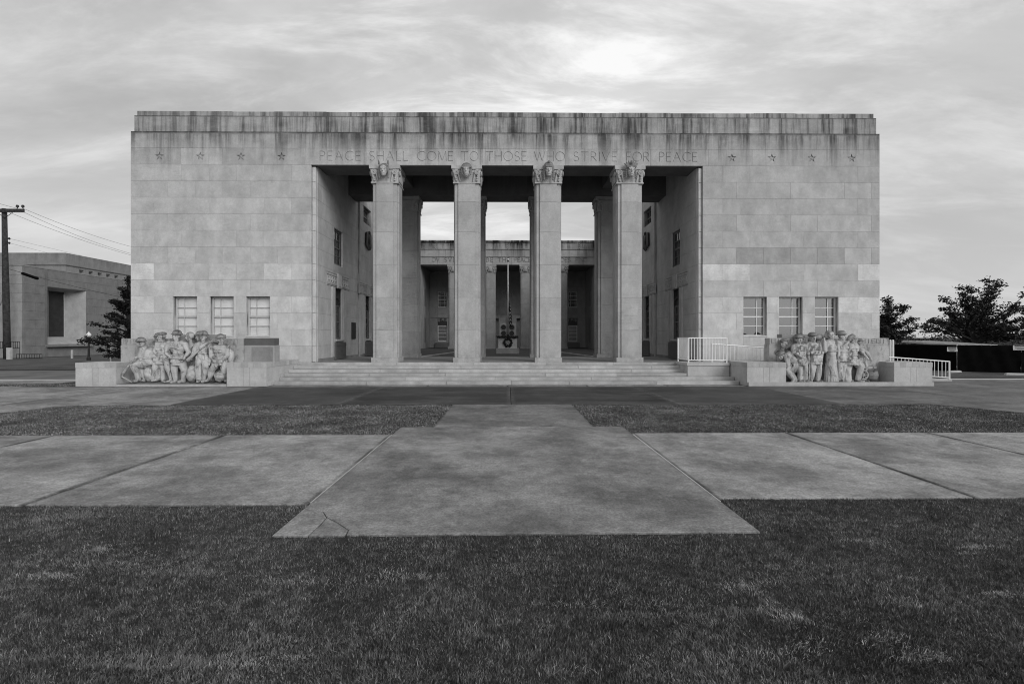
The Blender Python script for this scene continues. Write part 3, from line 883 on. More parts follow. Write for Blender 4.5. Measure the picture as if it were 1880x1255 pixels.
for (k, x0, x1, z0, z1) in blocks:
    mb = MB(); block_mb(mb, x0, x1, z0, z1, YF)
    cx_, cz_ = (x0 + x1) / 2, (z0 + z1) / 2
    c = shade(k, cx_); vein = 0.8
    full = x1 - x0 > 0.9
    if k in (3, 5) and full and abs(abs(cx_) - 16.15) < 0.75: c = 1.30; vein = 0.0
    if k == 5 and full and abs(abs(cx_) - 10.1) < 0.75: c = 1.26; vein = 0.0
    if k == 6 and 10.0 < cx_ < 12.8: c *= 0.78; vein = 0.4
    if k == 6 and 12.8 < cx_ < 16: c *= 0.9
    if rr.random() < 0.08: vein = 0.2
    m = mb.mesh('stone_block')
    if k == 12:
        cut = MB()
        sg = [q for q in segs if x0 - 0.05 < min(q[0], q[2]) and max(q[0], q[2]) < x1 + 0.05 or (min(q[0], q[2]) < x1 and max(q[0], q[2]) > x0)]
        if sg: seg_boxes(cut, sg, 0.029, YF - 0.03, YF + 0.024)
        for sx in STARS:
            if x0 < sx < x1: star_cutter(cut, sx, 10.24, YF)
        if cut.v: m = carve(m, cut)
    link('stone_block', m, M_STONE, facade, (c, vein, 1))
# parapet band and coping
x = -W + 0.10
i = 0
while x < W - 0.11:
    w_ = rr.choice((1.75, 1.9, 1.9, 2.05))
    x1 = min(x + w_, W - 0.10)
    if W - 0.10 - x1 < 0.6: x1 = W - 0.10
    mb = MB(); block_mb(mb, x, x1, 11.38, 12.14, YF + 0.08, 0.12)
    put('parapet_block', mb, M_STONE, facade, (0.92 * rr.uniform(0.88, 1.08), rr.uniform(0.3, 1), 1))
    x = x1
x = -W + 0.18
while x < W - 0.19:
    w_ = rr.choice((1.7, 1.95, 2.4))
    x1 = min(x + w_, W - 0.18)
    if W - 0.18 - x1 < 0.6: x1 = W - 0.18
    mb = MB(); block_mb(mb, x, x1, 12.14, 12.37 + rr.uniform(-0.012, 0.012), YF + 0.14, 1.2)
    put('coping_stone', mb, M_STONE, facade, (0.88 * rr.uniform(0.9, 1.08), rr.uniform(0.3, 1), 1))
    x = x1
# outer end returns (stones turning the corner) and roof
side = MB()
for s in (-1, 1):
    x0, x1 = sorted((s * W, s * (W - 0.35)))
    side.box(x0 + (0.004 if s > 0 else 0), x1 - (0 if s > 0 else 0.004) if s > 0 else x1, YF + 0.125, 50, 0.0, 11.375)
put('end_wall', side, M_INNER, bld)
roof = MB()
for s in (-1, 1):
    x0, x1 = sorted((s * (W - 0.4), s * 9.3))
    roof.box(x0, x1, YF + 1.5, 56, 11.0, 11.2)
roof.box(-9.25, 9.25, YF + 1.46, 29.3, 11.0, 11.2)
put('roof', roof, M_MORTAR, bld)

# stepped stone frame round the opening
for s in (-1, 1):
    mb = MB()
    zz = ZS[0:13]
    for k in range(12):
        x0, x1 = sorted((s * (OX - 0.004), s * (OX - 0.17)))
        block_mb(mb, x0, x1, zz[k], min(zz[k + 1], SOF - 0.06), YF + 0.10, 0.3, gap=0.003, ch=0.02)
    put('opening_frame', mb, M_STONE, bld, (1.12, 0.8, 1))

# windows: frame > sash bars, pane, blind, sill
def window(parent, cx_, z0, z1, w, Y, blind, glass=M_GLASS, frame=M_FRAME, face='front', plane=0.0, rows=4, cols=(0.30, 0.70), blind_cover=1.0, sill=True, name='window'):
    def T(mb):
        if face == 'front': return mb
        q = MB()
        q.v = [((plane - s_sign * (v[1] - Y)), v[0], v[2]) for v in mb.v]; q.f = mb.f
        return q
    s_sign = 1 if face == 'px' else -1
    x0, x1 = cx_ - w, cx_ + w
    fr = MB()
    t = 0.06
    fr.box(x0, x0 + t, Y, Y + 0.09, z0, z1); fr.box(x1 - t, x1, Y, Y + 0.09, z0, z1)
    fr.box(x0 + t, x1 - t, Y, Y + 0.09, z1 - t, z1); fr.box(x0 + t, x1 - t, Y, Y + 0.09, z0, z0 + t)
    fo = put(name, T(fr), frame, parent)
    zm = (z0 + z1) / 2
    b = MB()
    b.box(x0 + t, x1 - t, Y + 0.005, Y + 0.06, zm - 0.028, zm + 0.028)
    put('meeting_rail', T(b), frame, fo)
    for i in range(1, rows):
        if i * 2 == rows: continue
        zz = z0 + t + (z1 - z0 - 2 * t) * i / rows
        put('glazing_bar', T(MB().box(x0 + t, x1 - t, Y + 0.015, Y + 0.05, zz - 0.014, zz + 0.014)), frame, fo)
    for c in cols:
        xx = x0 + t + (x1 - x0 - 2 * t) * c
        put('glazing_bar', T(MB().box(xx - 0.014, xx + 0.014, Y + 0.018, Y + 0.048, z0 + t, z1 - t)), frame, fo)
    put('pane', T(MB().box(x0 + t, x1 - t, Y + 0.052, Y + 0.058, z0 + t, zm - 0.028)), glass, fo)
    put('pane', T(MB().box(x0 + t, x1 - t, Y + 0.052, Y + 0.058, zm + 0.028, z1 - t)), glass, fo)
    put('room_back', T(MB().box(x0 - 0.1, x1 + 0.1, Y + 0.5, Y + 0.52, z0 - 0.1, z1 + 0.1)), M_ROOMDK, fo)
    if blind is not None:
        bl = MB(); zt = z1 - 0.04; zb = z1 - (z1 - z0) * blind_cover
        n = int((zt - zb) / 0.05)
        for i in range(n):
            z = zb + i * 0.05
            ti = 0.016 if blind is M_BLIND else 0.010
            bl.add([(x0 + t, Y + 0.085, z), (x1 - t, Y + 0.085, z), (x1 - t, Y + 0.085 + ti, z + 0.052), (x0 + t, Y + 0.085 + ti, z + 0.052)], [(0, 1, 2, 3)])
        ob = put('blind', T(bl), blind, fo, fix=False); ob['kind'] = 'stuff'
    if sill:
        put('sill', T(MB().box(x0 + 0.003, x1 - 0.003, Y - 0.2, Y - 0.002, z0 - 0.05, z0 + 0.03)), M_PED, fo, (1.2, 1, 1))
    return fo
for s in (-1, 1):
    for i, c in enumerate(WIN_C):
        window(bld, s * c, WZ0 + 0.03, WZ1 - 0.005, WW - 0.002, YF + 0.20, M_BLIND if s < 0 else M_BLINDD, M_GLASSC if s < 0 else M_GLASSR, cols=(0.33,) if s < 0 else (0.68,), frame=M_FRAME if s > 0 else M_FRAMEL)
# reveals of these windows, in stone
rv = MB()
for (x0, x1, z0, z1) in holes_f:
    rv.box(x0 - 0.02, x0 - 0.001, YF + 0.004, YF + 0.30, z0, z1); rv.box(x1 + 0.001, x1 + 0.02, YF + 0.004, YF + 0.30, z0, z1)
    rv.box(x0, x1, YF + 0.004, YF + 0.30, z1 + 0.001, z1 + 0.02); rv.box(x0, x1, YF + 0.01, YF + 0.30, z0 - 0.03, z0 - 0.001)
put('window_reveal', rv, M_STONE, bld, (1.0, 1, 1))

# portico floor and the court behind it
fl = MB(); fl.box(-9.0, 9.0, 22.96, 30.0, 0.3, FL - 0.002)
put('portico_floor', fl, M_STEP, bld, (0.62, 1, 1))
cf = MB(); cf.box(-8.9, 8.9, 30.004, 56.2, 0.3, FL - 0.006)
put('court_floor', cf, M_COURT, bld)
kb = MB()
for s in (-1, 1):
    kb.prism([(s * 5.0, 29.2), (s * 5.16, 29.2), (s * 4.0, 39.0), (s * 3.86, 39.0)][::s], FL - 0.1, FL + 0.05)
put('court_kerb', kb, M_CURB, bld)

# columns
def shaft_section(w, d, n, rc):
    """square section with shallow stepped corners"""
    x, y = w / 2, d
    ring = []
    ring += [(-x + n, 0), (x - n, 0), (x - n, rc), (x - rc, rc), (x - rc, n), (x, n), (x, y - n), (x - rc, y - n), (x - rc, y - rc), (x - n, y - rc), (x - n, y),
             (-x + n, y), (-x + n, y - rc), (-x + rc, y - rc), (-x + rc, y - n), (-x, y - n), (-x, n), (-x + rc, n), (-x + rc, rc), (-x + n, rc)]
    return ring
def capital_mesh(w, h, d):
    """carved capital: band, flaring bell, corner volutes, leaves and dished abacus; front at y=0"""
    mb = MB()
    hw = w / 2
    mb.box(-hw - 0.03, hw + 0.03, -0.035, d + 0.035, 0.0, 0.055)
    # bell: stacked flaring slices
    n = 6
    for i in range(n):
        t0, t1 = i / n, (i + 1) / n
        e = 0.06 * t0 ** 2
        z0, z1 = 0.055 + (h - 0.055 - 0.24) * t0, 0.055 + (h - 0.055 - 0.24) * t1
        mb.box(-hw - e, hw + e, -e, d + e, z0, z1 - 0.0005)
    # abacus with concave faces
    zt = h - 0.24
    e = 0.10
    pts = []
    for k in range(9):
        t = -1 + 2 * k / 8
        pts.append((t * (hw + e), -e + 0.07 * (1 - t * t)))
    back = [(hw + e, d + e), (-hw - e, d + e)]
    mb.prism(pts + back, zt + 0.06, h - 0.002)
    pts2 = [(p[0] * 0.93, p[1] + 0.05) for p in pts]
    mb.prism(pts2 + [(hw + 0.03, d + 0.03), (-hw - 0.03, d + 0.03)], zt, zt + 0.06)
    for s in (-1, 1):
        # corner volutes (front and sides)
        cx_, cz_ = s * (hw - 0.12), h - 0.34
        mb.torus((cx_, -0.09, cz_), 0.10, 0.035, 'y', 16, 7)
        mb.torus((cx_, -0.10, cz_), 0.045, 0.028, 'y', 12, 6)
        mb.torus((s * (hw + 0.075), 0.14, cz_), 0.10, 0.03, 'x', 16, 7)
        mb.torus((s * (hw + 0.075), d - 0.14, cz_), 0.10, 0.03, 'x', 16, 7)
        # stem under each volute
        mb.capsule((s * (hw - 0.05), -0.06, h - 0.44), (s * (hw - 0.13), -0.03, 0.10), 0.05, 0.03, 8)
        mb.capsule((s * (hw - 0.20), -0.05, h - 0.30), (s * (hw - 0.30), -0.025, 0.08), 0.055, 0.035, 8)
        for q in range(3):
            mb.ell((s * (hw - 0.09 - 0.02 * q), -0.06, h - 0.50 - 0.10 * q), (0.05, 0.04, 0.045), None, 8, 6)
        for yy in (0.3, d * 0.5, d - 0.3):
            mb.ell((s * (hw + 0.03), yy, h * 0.42), (0.05, 0.13, 0.25), None, 8, 7)
    return mb
def remesh(mb, vox, smooth=3, fac=0.5, fold=0.0, fz=(7, 7, 2.2)):
    me = mb.mesh('r')
    o = bpy.data.objects.new('tmp', me); COL.objects.link(o)
    md = o.modifiers.new('r', 'REMESH'); md.mode = 'VOXEL'; md.voxel_size = vox
    s = o.modifiers.new('s', 'SMOOTH'); s.factor = fac; s.iterations = smooth
    m = eval_mesh(o)
    bpy.data.objects.remove(o); bpy.data.meshes.remove(me)
    if fold:
        n = len(m.vertices)
        co = np.empty(n * 3, np.float32); m.vertices.foreach_get('co', co); co = co.reshape(-1, 3)
        no = np.empty(n * 3, np.float32); m.vertices.foreach_get('normal', no); no = no.reshape(-1, 3)
        d = np.array([mnoise.noise(Vector((p[0] * fz[0], p[1] * fz[1], p[2] * fz[2] + p[0] * 2.0))) for p in co], np.float32)
        co += no * (d * fold)[:, None]
        m.vertices.foreach_set('co', co.ravel())
    m.polygons.foreach_set('use_smooth', [True] * len(m.polygons))
    m.update()
    return m
def rotz(a): return Matrix.Rotation(a, 3, 'Z')
def head_parts(mb, c, sc, yaw, tilt=0.0):

    """a head with brow, nose, mouth, jaw and ears; looks along -y when yaw is 0, right when yaw is +90"""
    rot = Matrix.Rotation(R(yaw), 3, 'Z') @ Matrix.Rotation(R(tilt), 3, 'X')
    c = Vector(c)
    def P(x, y, z): return c + rot @ (Vector((x, y, z)) * sc)
    E = lambda p, r: mb.ell(p, [q * sc for q in r], rot, 12, 8)
    E(P(0, 0.012, 0.035), (0.083, 0.10, 0.10))
    E(P(0, -0.022, -0.045), (0.064, 0.075, 0.088))
    E(P(0, -0.062, -0.108), (0.032, 0.028, 0.024))
    mb.capsule(P(0, -0.096, 0.028), P(0, -0.120, -0.030), 0.012 * sc, 0.019 * sc, 8)
    mb.capsule(P(-0.05, -0.082, 0.042), P(0.05, -0.082, 0.042), 0.017 * sc, 0.017 * sc, 8)
    for s in (-1, 1):
        E(P(s * 0.034, -0.084, 0.016), (0.015, 0.011, 0.009))
        E(P(s * 0.042, -0.068, -0.022), (0.022, 0.02, 0.02))
        E(P(s * 0.084, 0.015, 0.0), (0.014, 0.026, 0.036))
    mb.capsule(P(-0.022, -0.092, -0.064), P(0.022, -0.092, -0.064), 0.009 * sc, 0.009 * sc, 8)
    mb.capsule(P(-0.018, -0.090, -0.080), P(0.018, -0.090, -0.080), 0.010 * sc, 0.010 * sc, 8)
    return rot
def hat_parts(mb, c, sc, rot, kind):
    c = Vector(c)
    def P(x, y, z): return c + rot @ (Vector((x, y, z)) * sc)
    E = lambda p, r: mb.ell(p, [q * sc for q in r], rot, 16, 9)
    if kind == 'brim':
        E(P(0, 0.01, 0.075), (0.155, 0.165, 0.028)); E(P(0, 0.01, 0.115), (0.118, 0.125, 0.09))
    elif kind == 'helmet':
        E(P(0, 0.01, 0.075), (0.155, 0.165, 0.022)); E(P(0, 0.01, 0.095), (0.125, 0.135, 0.09))
    elif kind == 'cap':
        E(P(0, 0.015, 0.115), (0.115, 0.12, 0.055)); E(P(0, -0.10, 0.075), (0.07, 0.06, 0.014)); E(P(0, 0.01, 0.085), (0.096, 0.108, 0.04))
    elif kind == 'hair':
        E(P(0, 0.03, 0.06), (0.105, 0.115, 0.105)); E(P(0, 0.10, 0.0), (0.08, 0.07, 0.09))
        for s in (-1, 1): E(P(s * 0.085, -0.01, 0.06), (0.03, 0.06, 0.06))
    elif kind == 'hood':
        E(P(0, 0.03, 0.06), (0.115, 0.125, 0.115))

def carved_head(var):
    mb = MB(); sc = 2.1
    c = (0, -0.16, 0)
    rot = head_parts(mb, c, sc, 0)
    face = mb; mb = MB()
    def P(x, y, z): return Vector(c) + Vector((x, y, z)) * sc
    if var == 0:      # close-fitting hood with two upright ears and side straps
        mb.ell(P(0, 0.04, 0.05), (0.115 * sc, 0.11 * sc, 0.12 * sc))
        mb.capsule(P(-0.085, -0.03, 0.10), P(0.085, -0.03, 0.10), 0.022 * sc, 0.022 * sc)
        for s in (-1, 1):
            mb.capsule(P(s * 0.095, -0.02, 0.14), P(s * 0.105, -0.05, 0.205), 0.024 * sc, 0.014 * sc)
            mb.capsule(P(s * 0.10, 0.0, 0.08), P(s * 0.098, 0.0, -0.16), 0.02 * sc, 0.018 * sc)
    elif var == 1:    # rounded padded cap and chin strap
        mb.ell(P(0, 0.03, 0.075), (0.122 * sc, 0.12 * sc, 0.105 * sc))
        mb.capsule(P(-0.095, -0.05, 0.062), P(0.095, -0.05, 0.062), 0.022 * sc, 0.022 * sc)
        for s in (-1, 1):
            mb.capsule(P(s * 0.10, -0.01, 0.05), P(s * 0.085, -0.02, -0.08), 0.03 * sc, 0.022 * sc)
            mb.capsule(P(s * 0.085, -0.02, -0.08), P(0, -0.055, -0.15), 0.02 * sc, 0.02 * sc)
    elif var == 2:    # tall rounded headdress, fringe and long braids
        mb.ell(P(0, 0.03, 0.09), (0.118 * sc, 0.11 * sc, 0.125 * sc))
        mb.ell(P(0, -0.07, 0.175), (0.03 * sc, 0.03 * sc, 0.03 * sc))
        for k in range(6): mb.capsule(P(-0.065 + 0.026 * k, -0.085, 0.10), P(-0.065 + 0.026 * k, -0.092, 0.065), 0.012 * sc, 0.010 * sc)
        for s in (-1, 1):
            for k in range(7): mb.ell(P(s * (0.098 + 0.004 * (k % 2)), 0.0, 0.04 - 0.038 * k), (0.026 * sc, 0.028 * sc, 0.024 * sc), None, 8, 6)
    else:             # feathered band
        mb.ell(P(0, 0.03, 0.06), (0.11 * sc, 0.11 * sc, 0.10 * sc))
        mb.capsule(P(-0.09, -0.055, 0.08), P(0.09, -0.055, 0.08), 0.024 * sc, 0.024 * sc)
        for k in range(7):
            a = R(-60 + 20 * k)
            mb.capsule(P(0.07 * math.sin(a), -0.03, 0.09), P(0.16 * math.sin(a), -0.02, 0.09 + 0.13 * math.cos(a)), 0.024 * sc, 0.016 * sc)
        mb.ell(P(0, -0.08, 0.17), (0.028 * sc, 0.03 * sc, 0.04 * sc))
        for s in (-1, 1):
            for k in range(5): mb.ell(P(s * 0.10, 0.0, 0.02 - 0.04 * k), (0.024 * sc, 0.026 * sc, 0.024 * sc), None, 8, 6)
    return remesh(face, 0.017, 1), remesh(mb, 0.017, 1)
HEADS = [carved_head(i) for i in range(4)]
CW, CD, CH = 1.22, 1.12, 0.83
CAPM = capital_mesh(CW - 0.02, CH, CD - 0.02)
cap_mesh = CAPM.mesh('capital')
bm = bmesh.new(); bm.from_mesh(cap_mesh); bmesh.ops.recalc_face_normals(bm, faces=bm.faces); bm.to_mesh(cap_mesh); bm.free()
def column(parent, X, Y, z0, z1, w, d, joints, mat, capm, caph, head=None, bright=1.0, back=False):
    base = MB().box(X - w / 2 - 0.012, X + w / 2 + 0.012, Y - 0.012, Y + d + 0.012, z0, z0 + 0.21)
    co = put('column', base, mat, parent, (bright * 1.02, 0.8, 1))
    zz = [z0 + 0.215] + joints + [z1 - caph]
    sec = shaft_section(w, d, 0.22 * w / 1.22, 0.065)
    for i in range(len(zz) - 1):
        mb = MB(); mb.prism([(X + p[0], Y + p[1]) for p in sec], zz[i], zz[i + 1] - 0.008)
        c = bright * rr.uniform(0.94, 1.06)
        put('shaft_block', mb, mat, co, (c, rr.choice((0.1, 0.6, 1.0)), 1))
    core_ = MB().box(X - w / 2 + 0.08, X + w / 2 - 0.08, Y + 0.08, Y + d - 0.08, z0 + 0.1, z1 - 0.02)
    put('shaft_core', core_, M_MORTAR, co)
    k = link('capital', capm, None, co, (bright, 1, 1)); k.location = (X, Y + 0.01, z1 - caph)
    if head is not None:
        h = link('carved_head', head[0], M_HEADST, co, (1.05, 1, 1)); h.location = (X, Y - 0.03, z1 - 0.31)
        hg = link('carved_headdress', head[1], M_HEADST, co, (0.5, 1, 1)); hg.location = h.location
        if back:
            h.scale = (1, -1, 1); h.location.y = Y + d + 0.02
            hg.scale = h.scale; hg.location = h.location
    return co
cap_mesh.materials.append(M_HEADST)
COLX = [-5.655, -1.885, 1.885, 5.655]
JN = [FL + 0.215 + 1.29 + 1.511 * i for i in range(5)]
JN = [z for z in (2.28, 3.79, 5.30, 6.81, 8.2)]
for i, X in enumerate(COLX):
    column(bld, X, YF + 0.02, FL, SOF, CW, CD, JN, M_COLST, cap_mesh, CH, HEADS[i], 1.0)
for i, X in enumerate(COLX):
    column(bld, X, 28.2, FL, SOF, CW, CD, JN, M_COLST, cap_mesh, CH, HEADS[3 - i], 0.92, back=True)
# lintels and coffered ceiling of the portico
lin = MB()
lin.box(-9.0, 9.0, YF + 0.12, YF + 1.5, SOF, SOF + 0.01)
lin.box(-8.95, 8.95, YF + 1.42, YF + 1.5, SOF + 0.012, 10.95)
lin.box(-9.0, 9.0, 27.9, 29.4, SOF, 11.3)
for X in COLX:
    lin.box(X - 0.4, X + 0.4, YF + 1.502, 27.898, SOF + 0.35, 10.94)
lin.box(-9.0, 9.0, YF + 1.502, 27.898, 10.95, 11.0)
put('portico_ceiling', lin, M_INNER, bld, (0.3, 1, 1))  # stone colour darkened here to stand in for the shade under the ceiling

# portico side walls with their bays (upper window, key-pattern band, tall lower window)
XW = 8.84
def key_pattern(mb, a0, a1, z0, z1, rects=None):
    """Greek-key pieces as thin raised bars: returns list of (a0,a1,z0,z1)"""
    outl = []
    h = z1 - z0; t = h * 0.14; p = h * 1.05
    n = max(1, int((a1 - a0) / p)); p = (a1 - a0) / n
    for i in range(n):
        x = a0 + i * p
        outl += [(x + 0.08 * p, x + 0.08 * p + t, z0, z1), (x + 0.08 * p + t, x + 0.85 * p, z1 - t, z1), (x + 0.85 * p - t, x + 0.85 * p, z0 + 0.3 * h, z1 - t),
                 (x + 0.4 * p, x + 0.85 * p - t, z0 + 0.3 * h, z0 + 0.3 * h + t), (x + 0.4 * p, x + 0.4 * p + t, z0 + 0.3 * h + t, z0 + 0.62 * h)]
    return outl
def side_wall(sgn, XW, y0, y1, bays, z1, mat, parent, name='side_wall', plate=None):
    face = 'px' if sgn < 0 else 'nx'
    plane = sgn * XW
    hs = []
    for b in bays:
        if b.get('up'): hs.append((b['y'] - 0.66, b['y'] + 0.66, 5.69, 7.54))
        hs.append((b['y'] - 0.56, b['y'] + 0.56, 1.85, 4.50))
        if b.get('cler'): hs.append((b['y'] - 0.9, b['y'] + 0.75, 8.95, 9.95))
    hs2 = hs + [(b['y'] - 1.75, b['y'] + 1.75, 4.52, 5.19) for b in bays]
    mb = MB()
    for (k, a, b_, c, d) in courses(y0, y1, [z for z in ZS if z < z1 - 0.1] + [z1], 1.257, hs2, seed=21 + int(sgn) + int(y0), start=0.6):
        block_mb(mb, a, b_, c, d, plane, 0.10, face, gap=0.003, ch=0.004)
    w = put(name, mb, mat, parent, (1, 1, 1)); w['kind'] = 'stuff'
    bk = MB()
    p0, p1 = sorted((plane + sgn * 0.09, plane + sgn * 0.3))
    wall_plain(bk, y0, y1, 0.0, z1, p0, p1, hs, 'side')
    put('wall_backing', bk, M_MORTAR, w)
    def sb(mb2, a0, a1, d0, d1, c0, c1):
        q0, q1 = sorted((plane - sgn * d0, plane - sgn * d1))
        mb2.box(q0, q1, a0, a1, c0, c1)
    for b in bays:
        y = b['y']
        # carved band
        kb = MB(); sb(kb, y - 1.73, y + 1.73, -0.06, 0.0, 4.54, 5.17)
        for zz in (4.60, 5.07): sb(kb, y - 1.73, y + 1.73, 0.001, 0.03, zz, zz + 0.035)
        for a0, a1 in ((y - 1.66, y - 0.36), (y + 0.36, y + 1.66)):
            for r_ in key_pattern(kb, a0, a1, 4.70, 5.0): sb(kb, r_[0], r_[1], 0.002, 0.032, r_[2], r_[3])
        sb(kb, y - 0.28, y + 0.28, 0.003, 0.09, 4.50, 5.24)
        for q in (-0.12, 0.0, 0.12): sb(kb, y + q - 0.03, y + q + 0.03, 0.091, 0.12, 4.58, 5.16)
        put('key_band', kb, mat, w, (1.0, 1, 1))
        # raised strips framing the tall window
        for q in (-0.98, -0.72, 0.72, 0.98):
            fr_ = MB(); sb(fr_, y + q - 0.09, y + q + 0.09, 0.0, 0.05, FL + 0.16, 4.50); put('pilaster_strip', fr_, mat, w, (1.05, 1, 1))
        s1 = {'face': face, 'plane': plane - sgn * -0.0}
        window(w, y, 1.9, 3.62, 0.54, 0.0, M_BLIND, M_GLASS, M_DKFRAME, face, plane + sgn * 0.11, rows=4, cols=(0.5,), sill=False)
        # grille over the window
        gm = MB(); sb(gm, y - 0.54, y + 0.54, -0.22, -0.14, 3.64, 4.48)
        for q in range(5):
            sb(gm, y - 0.45 + q * 0.22, y - 0.41 + q * 0.22, -0.139, -0.09, 3.95, 4.46)
        for q in range(9):
            aa = PI * q / 8
            sb(gm, y - 0.42 * math.cos(aa) - 0.06, y - 0.42 * math.cos(aa) + 0.06, -0.139, -0.07, 3.70 + 0.30 * math.sin(aa), 3.80 + 0.30 * math.sin(aa))
        put('bronze_grille', gm, M_BRONZE, w)
        sm = MB(); sb(sm, y - 0.62, y + 0.62, -0.05, 0.10, 1.76, 1.86); put('sill', sm, mat, w, (1.15, 1, 1))
        bx = MB(); sb(bx, y - 0.78, y + 0.78, 0.0, 0.14, FL + 0.02, 1.70); sb(bx, y - 0.80, y + 0.80, 0.0, 0.16, 1.53, 1.55)
        put('granite_panel', bx, M_BOX, w)
        jb = MB()
        for a in (-0.57, 0.56): sb(jb, y + a, y + a + 0.012, -0.3, -0.003, 1.86, 4.5)
        if b.get('up'):
            window(w, y, 5.72, 7.52, 0.64, 0.0, M_BLIND, M_GLASS, M_DKFRAME, face, plane + sgn * 0.11, rows=4, cols=(0.5,), blind_cover=0.5, sill=False)
            for a in (-0.672, 0.66): sb(jb, y + a, y + a + 0.012, -0.3, -0.003, 5.69, 7.54)
        if b.get('cler'):
            window(w, y - 0.07, 8.97, 9.93, 0.80, 0.0, M_BLIND, M_GLASSR, M_DKFRAME, face, plane + sgn * 0.2, rows=1, cols=(0.33, 0.66), sill=False)
            eg = MB()
            ey, ez = y - 0.1, 8.0
            def epos(dy, dz, dd=0.08): return (plane - sgn * dd, ey + dy, ez + dz)
            eg.ell(epos(0, 0, 0.1), (0.12, 0.16, 0.36), None, 10, 8)
            eg.ell(epos(0.02, 0.42, 0.12), (0.1, 0.1, 0.12), None, 10, 8)
            for ss in (-1, 1):
                for f_ in range(5):
                    eg.capsule(epos(ss * (0.18 + 0.07 * f_), 0.42 - 0.02 * f_), epos(ss * (0.2 + 0.085 * f_), -0.35 - 0.10 * (f_ % 3)), 0.06, 0.04, 7)
                eg.capsule(epos(ss * 0.08, -0.3), epos(ss * 0.12, -0.62), 0.06, 0.05, 7)
            put('eagle_ornament', eg, M_BRONZE, w)
        put('window_jamb', jb, mat, w, (1.1, 1, 1))
    sk = MB(); sb(sk, y0 + 0.02, y1 - 0.02, 0.0, 0.03, FL - 0.01, FL + 0.15); put('skirting', sk, M_STEP, w, (0.6, 1, 1))
    if plate:
        pl = MB(); sb(pl, plate[0], plate[1], 0.0, 0.05, plate[2], plate[3])
        po_ = put('bronze_plaque', pl, M_BRONZE, w)
    return w
for s in (-1, 1):
    side_wall(s, XW, 23.42, 29.72, [{'y': 26.3, 'up': True}], 11.0, M_INNER, bld, plate=(28.42, 29.12, 1.86, 2.80) if s < 0 else None)
    side_wall(s, XW - 0.12, 29.722, 33.6, [{'y': 31.3, 'cler': True}], 11.7, M_INNER, bld)
    cw = MB(); x0, x1 = sorted((s * (XW - 0.1), s * (XW + 0.3)))
    cw.box(x0, x1, 33.602, 49.98, 0, 11.7)
    put('court_wall', cw, M_REAR, bld, (0.95, 1, 1))

# rear portico at the far end of the court
YR = 50.0
RSOF, RTOP = 9.18, 11.66
rear = MB(); rear.box(-8.73, 8.73, YR + 0.12, YR + 1.4, RSOF + 0.01, 11.5)
rl = put('rear_lintel', rear, M_REAR, bld, (1, 1, 1))
rsegs = []
for wd, a, b in (('OV', 793, 806), ('SVE', 816, 836), ('BE', 893, 904.5), ('THE', 914, 935), ('PEACE', 945, 974), ('DES', 1030, 1047), ('FIND', 1057, 1078)):
    rsegs += word_strokes(wd, px(a, YR), px(b, YR), 9.45, 0.42)
for zi, (z0, z1, dy) in enumerate(((RSOF, 9.98, 0.0), (9.98, 10.72, 0.0), (10.72, 11.40, 0.06), (11.40, RTOP, 0.12))):
    xs = [-8.72, -7.0, -5.1, -3.2, -1.5, 0.4, 2.2, 4.1, 6.0, 7.6, 8.72] if zi % 2 == 0 else [-8.72, -6.2, -4.2, -2.3, -0.6, 1.3, 3.1, 5.2, 7.0, 8.72]
    for i in range(len(xs) - 1):
        mb = MB(); block_mb(mb, xs[i], xs[i + 1], z0, z1, YR + dy, 0.13 if zi < 3 else 0.5, gap=0.006, ch=0.008)
        m = mb.mesh('lintel_block')
        if zi == 0:
            sg = [q for q in rsegs if min(q[0], q[2]) < xs[i + 1] and max(q[0], q[2]) > xs[i]]
            if sg:
                cut = MB(); seg_boxes(cut, sg, 0.055, YR - 0.03, YR + 0.06); m = carve(m, cut)
        link('lintel_block', m, M_REAR, rl, (rr.uniform(0.8, 1.05), rr.random(), 1))
for z_ in (9.96, 10.70): put('shadow_fillet', MB().box(-8.71, 8.71, YR - 0.07, YR - 0.001, z_, z_ + 0.05), M_REAR, rl, (0.8, 1, 1))  # fillets added so that each casts a dark line below it
for X in (-7.2, 0.0, 7.2):
    mb = MB()
    for q in range(3):
        mb.torus((X, YR + 0.04, 10.86 + 0.2 * q), 0.14, 0.035, 'y', 14, 6)
        mb.rbox((X, YR + 0.04, 10.86 + 0.2 * q), (0.12, 0.08, 0.12), Matrix.Rotation(R(45), 3, 'Y'))
    put('carved_rosette', mb, M_REAR, rl, (1.05, 1, 1), smooth=True)
rcap = capital_mesh(1.0, 0.80, 1.0).mesh('capital')
bm = bmesh.new(); bm.from_mesh(rcap); bmesh.ops.recalc_face_normals(bm, faces=bm.faces); bm.to_mesh(rcap); bm.free()
rcap.materials.append(M_REAR)
for X in (-5.42, -1.72, 1.78, 5.48):
    c = column(bld, X, YR + 0.03, FL, RSOF, 1.03, 1.03, [2.3, 3.8, 5.3, 6.8], M_REAR, rcap, 0.80, None, 0.82)
    mb = MB(); mb.ell((X, YR - 0.06, RSOF - 0.42), (0.2, 0.1, 0.28)); mb.torus((X, YR - 0.06, RSOF - 0.42), 0.26, 0.04, 'y')
    put('carved_leaf', mb, M_REAR, c, (0.9, 1, 1), smooth=True)
YB = 56.0
hs = [(s * 7.3 - 0.52, s * 7.3 + 0.52, a, b) for s in (-1, 1) for a, b in ((5.27, 7.07), (1.5, 4.08))]
mb = MB()
for (k, a, b, c, d) in courses(-8.72, 8.72, ZS[:12] + [9.3], 1.4, hs, seed=77): block_mb(mb, a, b, c, d, YB, 0.1, gap=0.004)
rw = put('rear_wall', mb, M_REAR, bld, (0.85, 1, 1)); rw['kind'] = 'stuff'
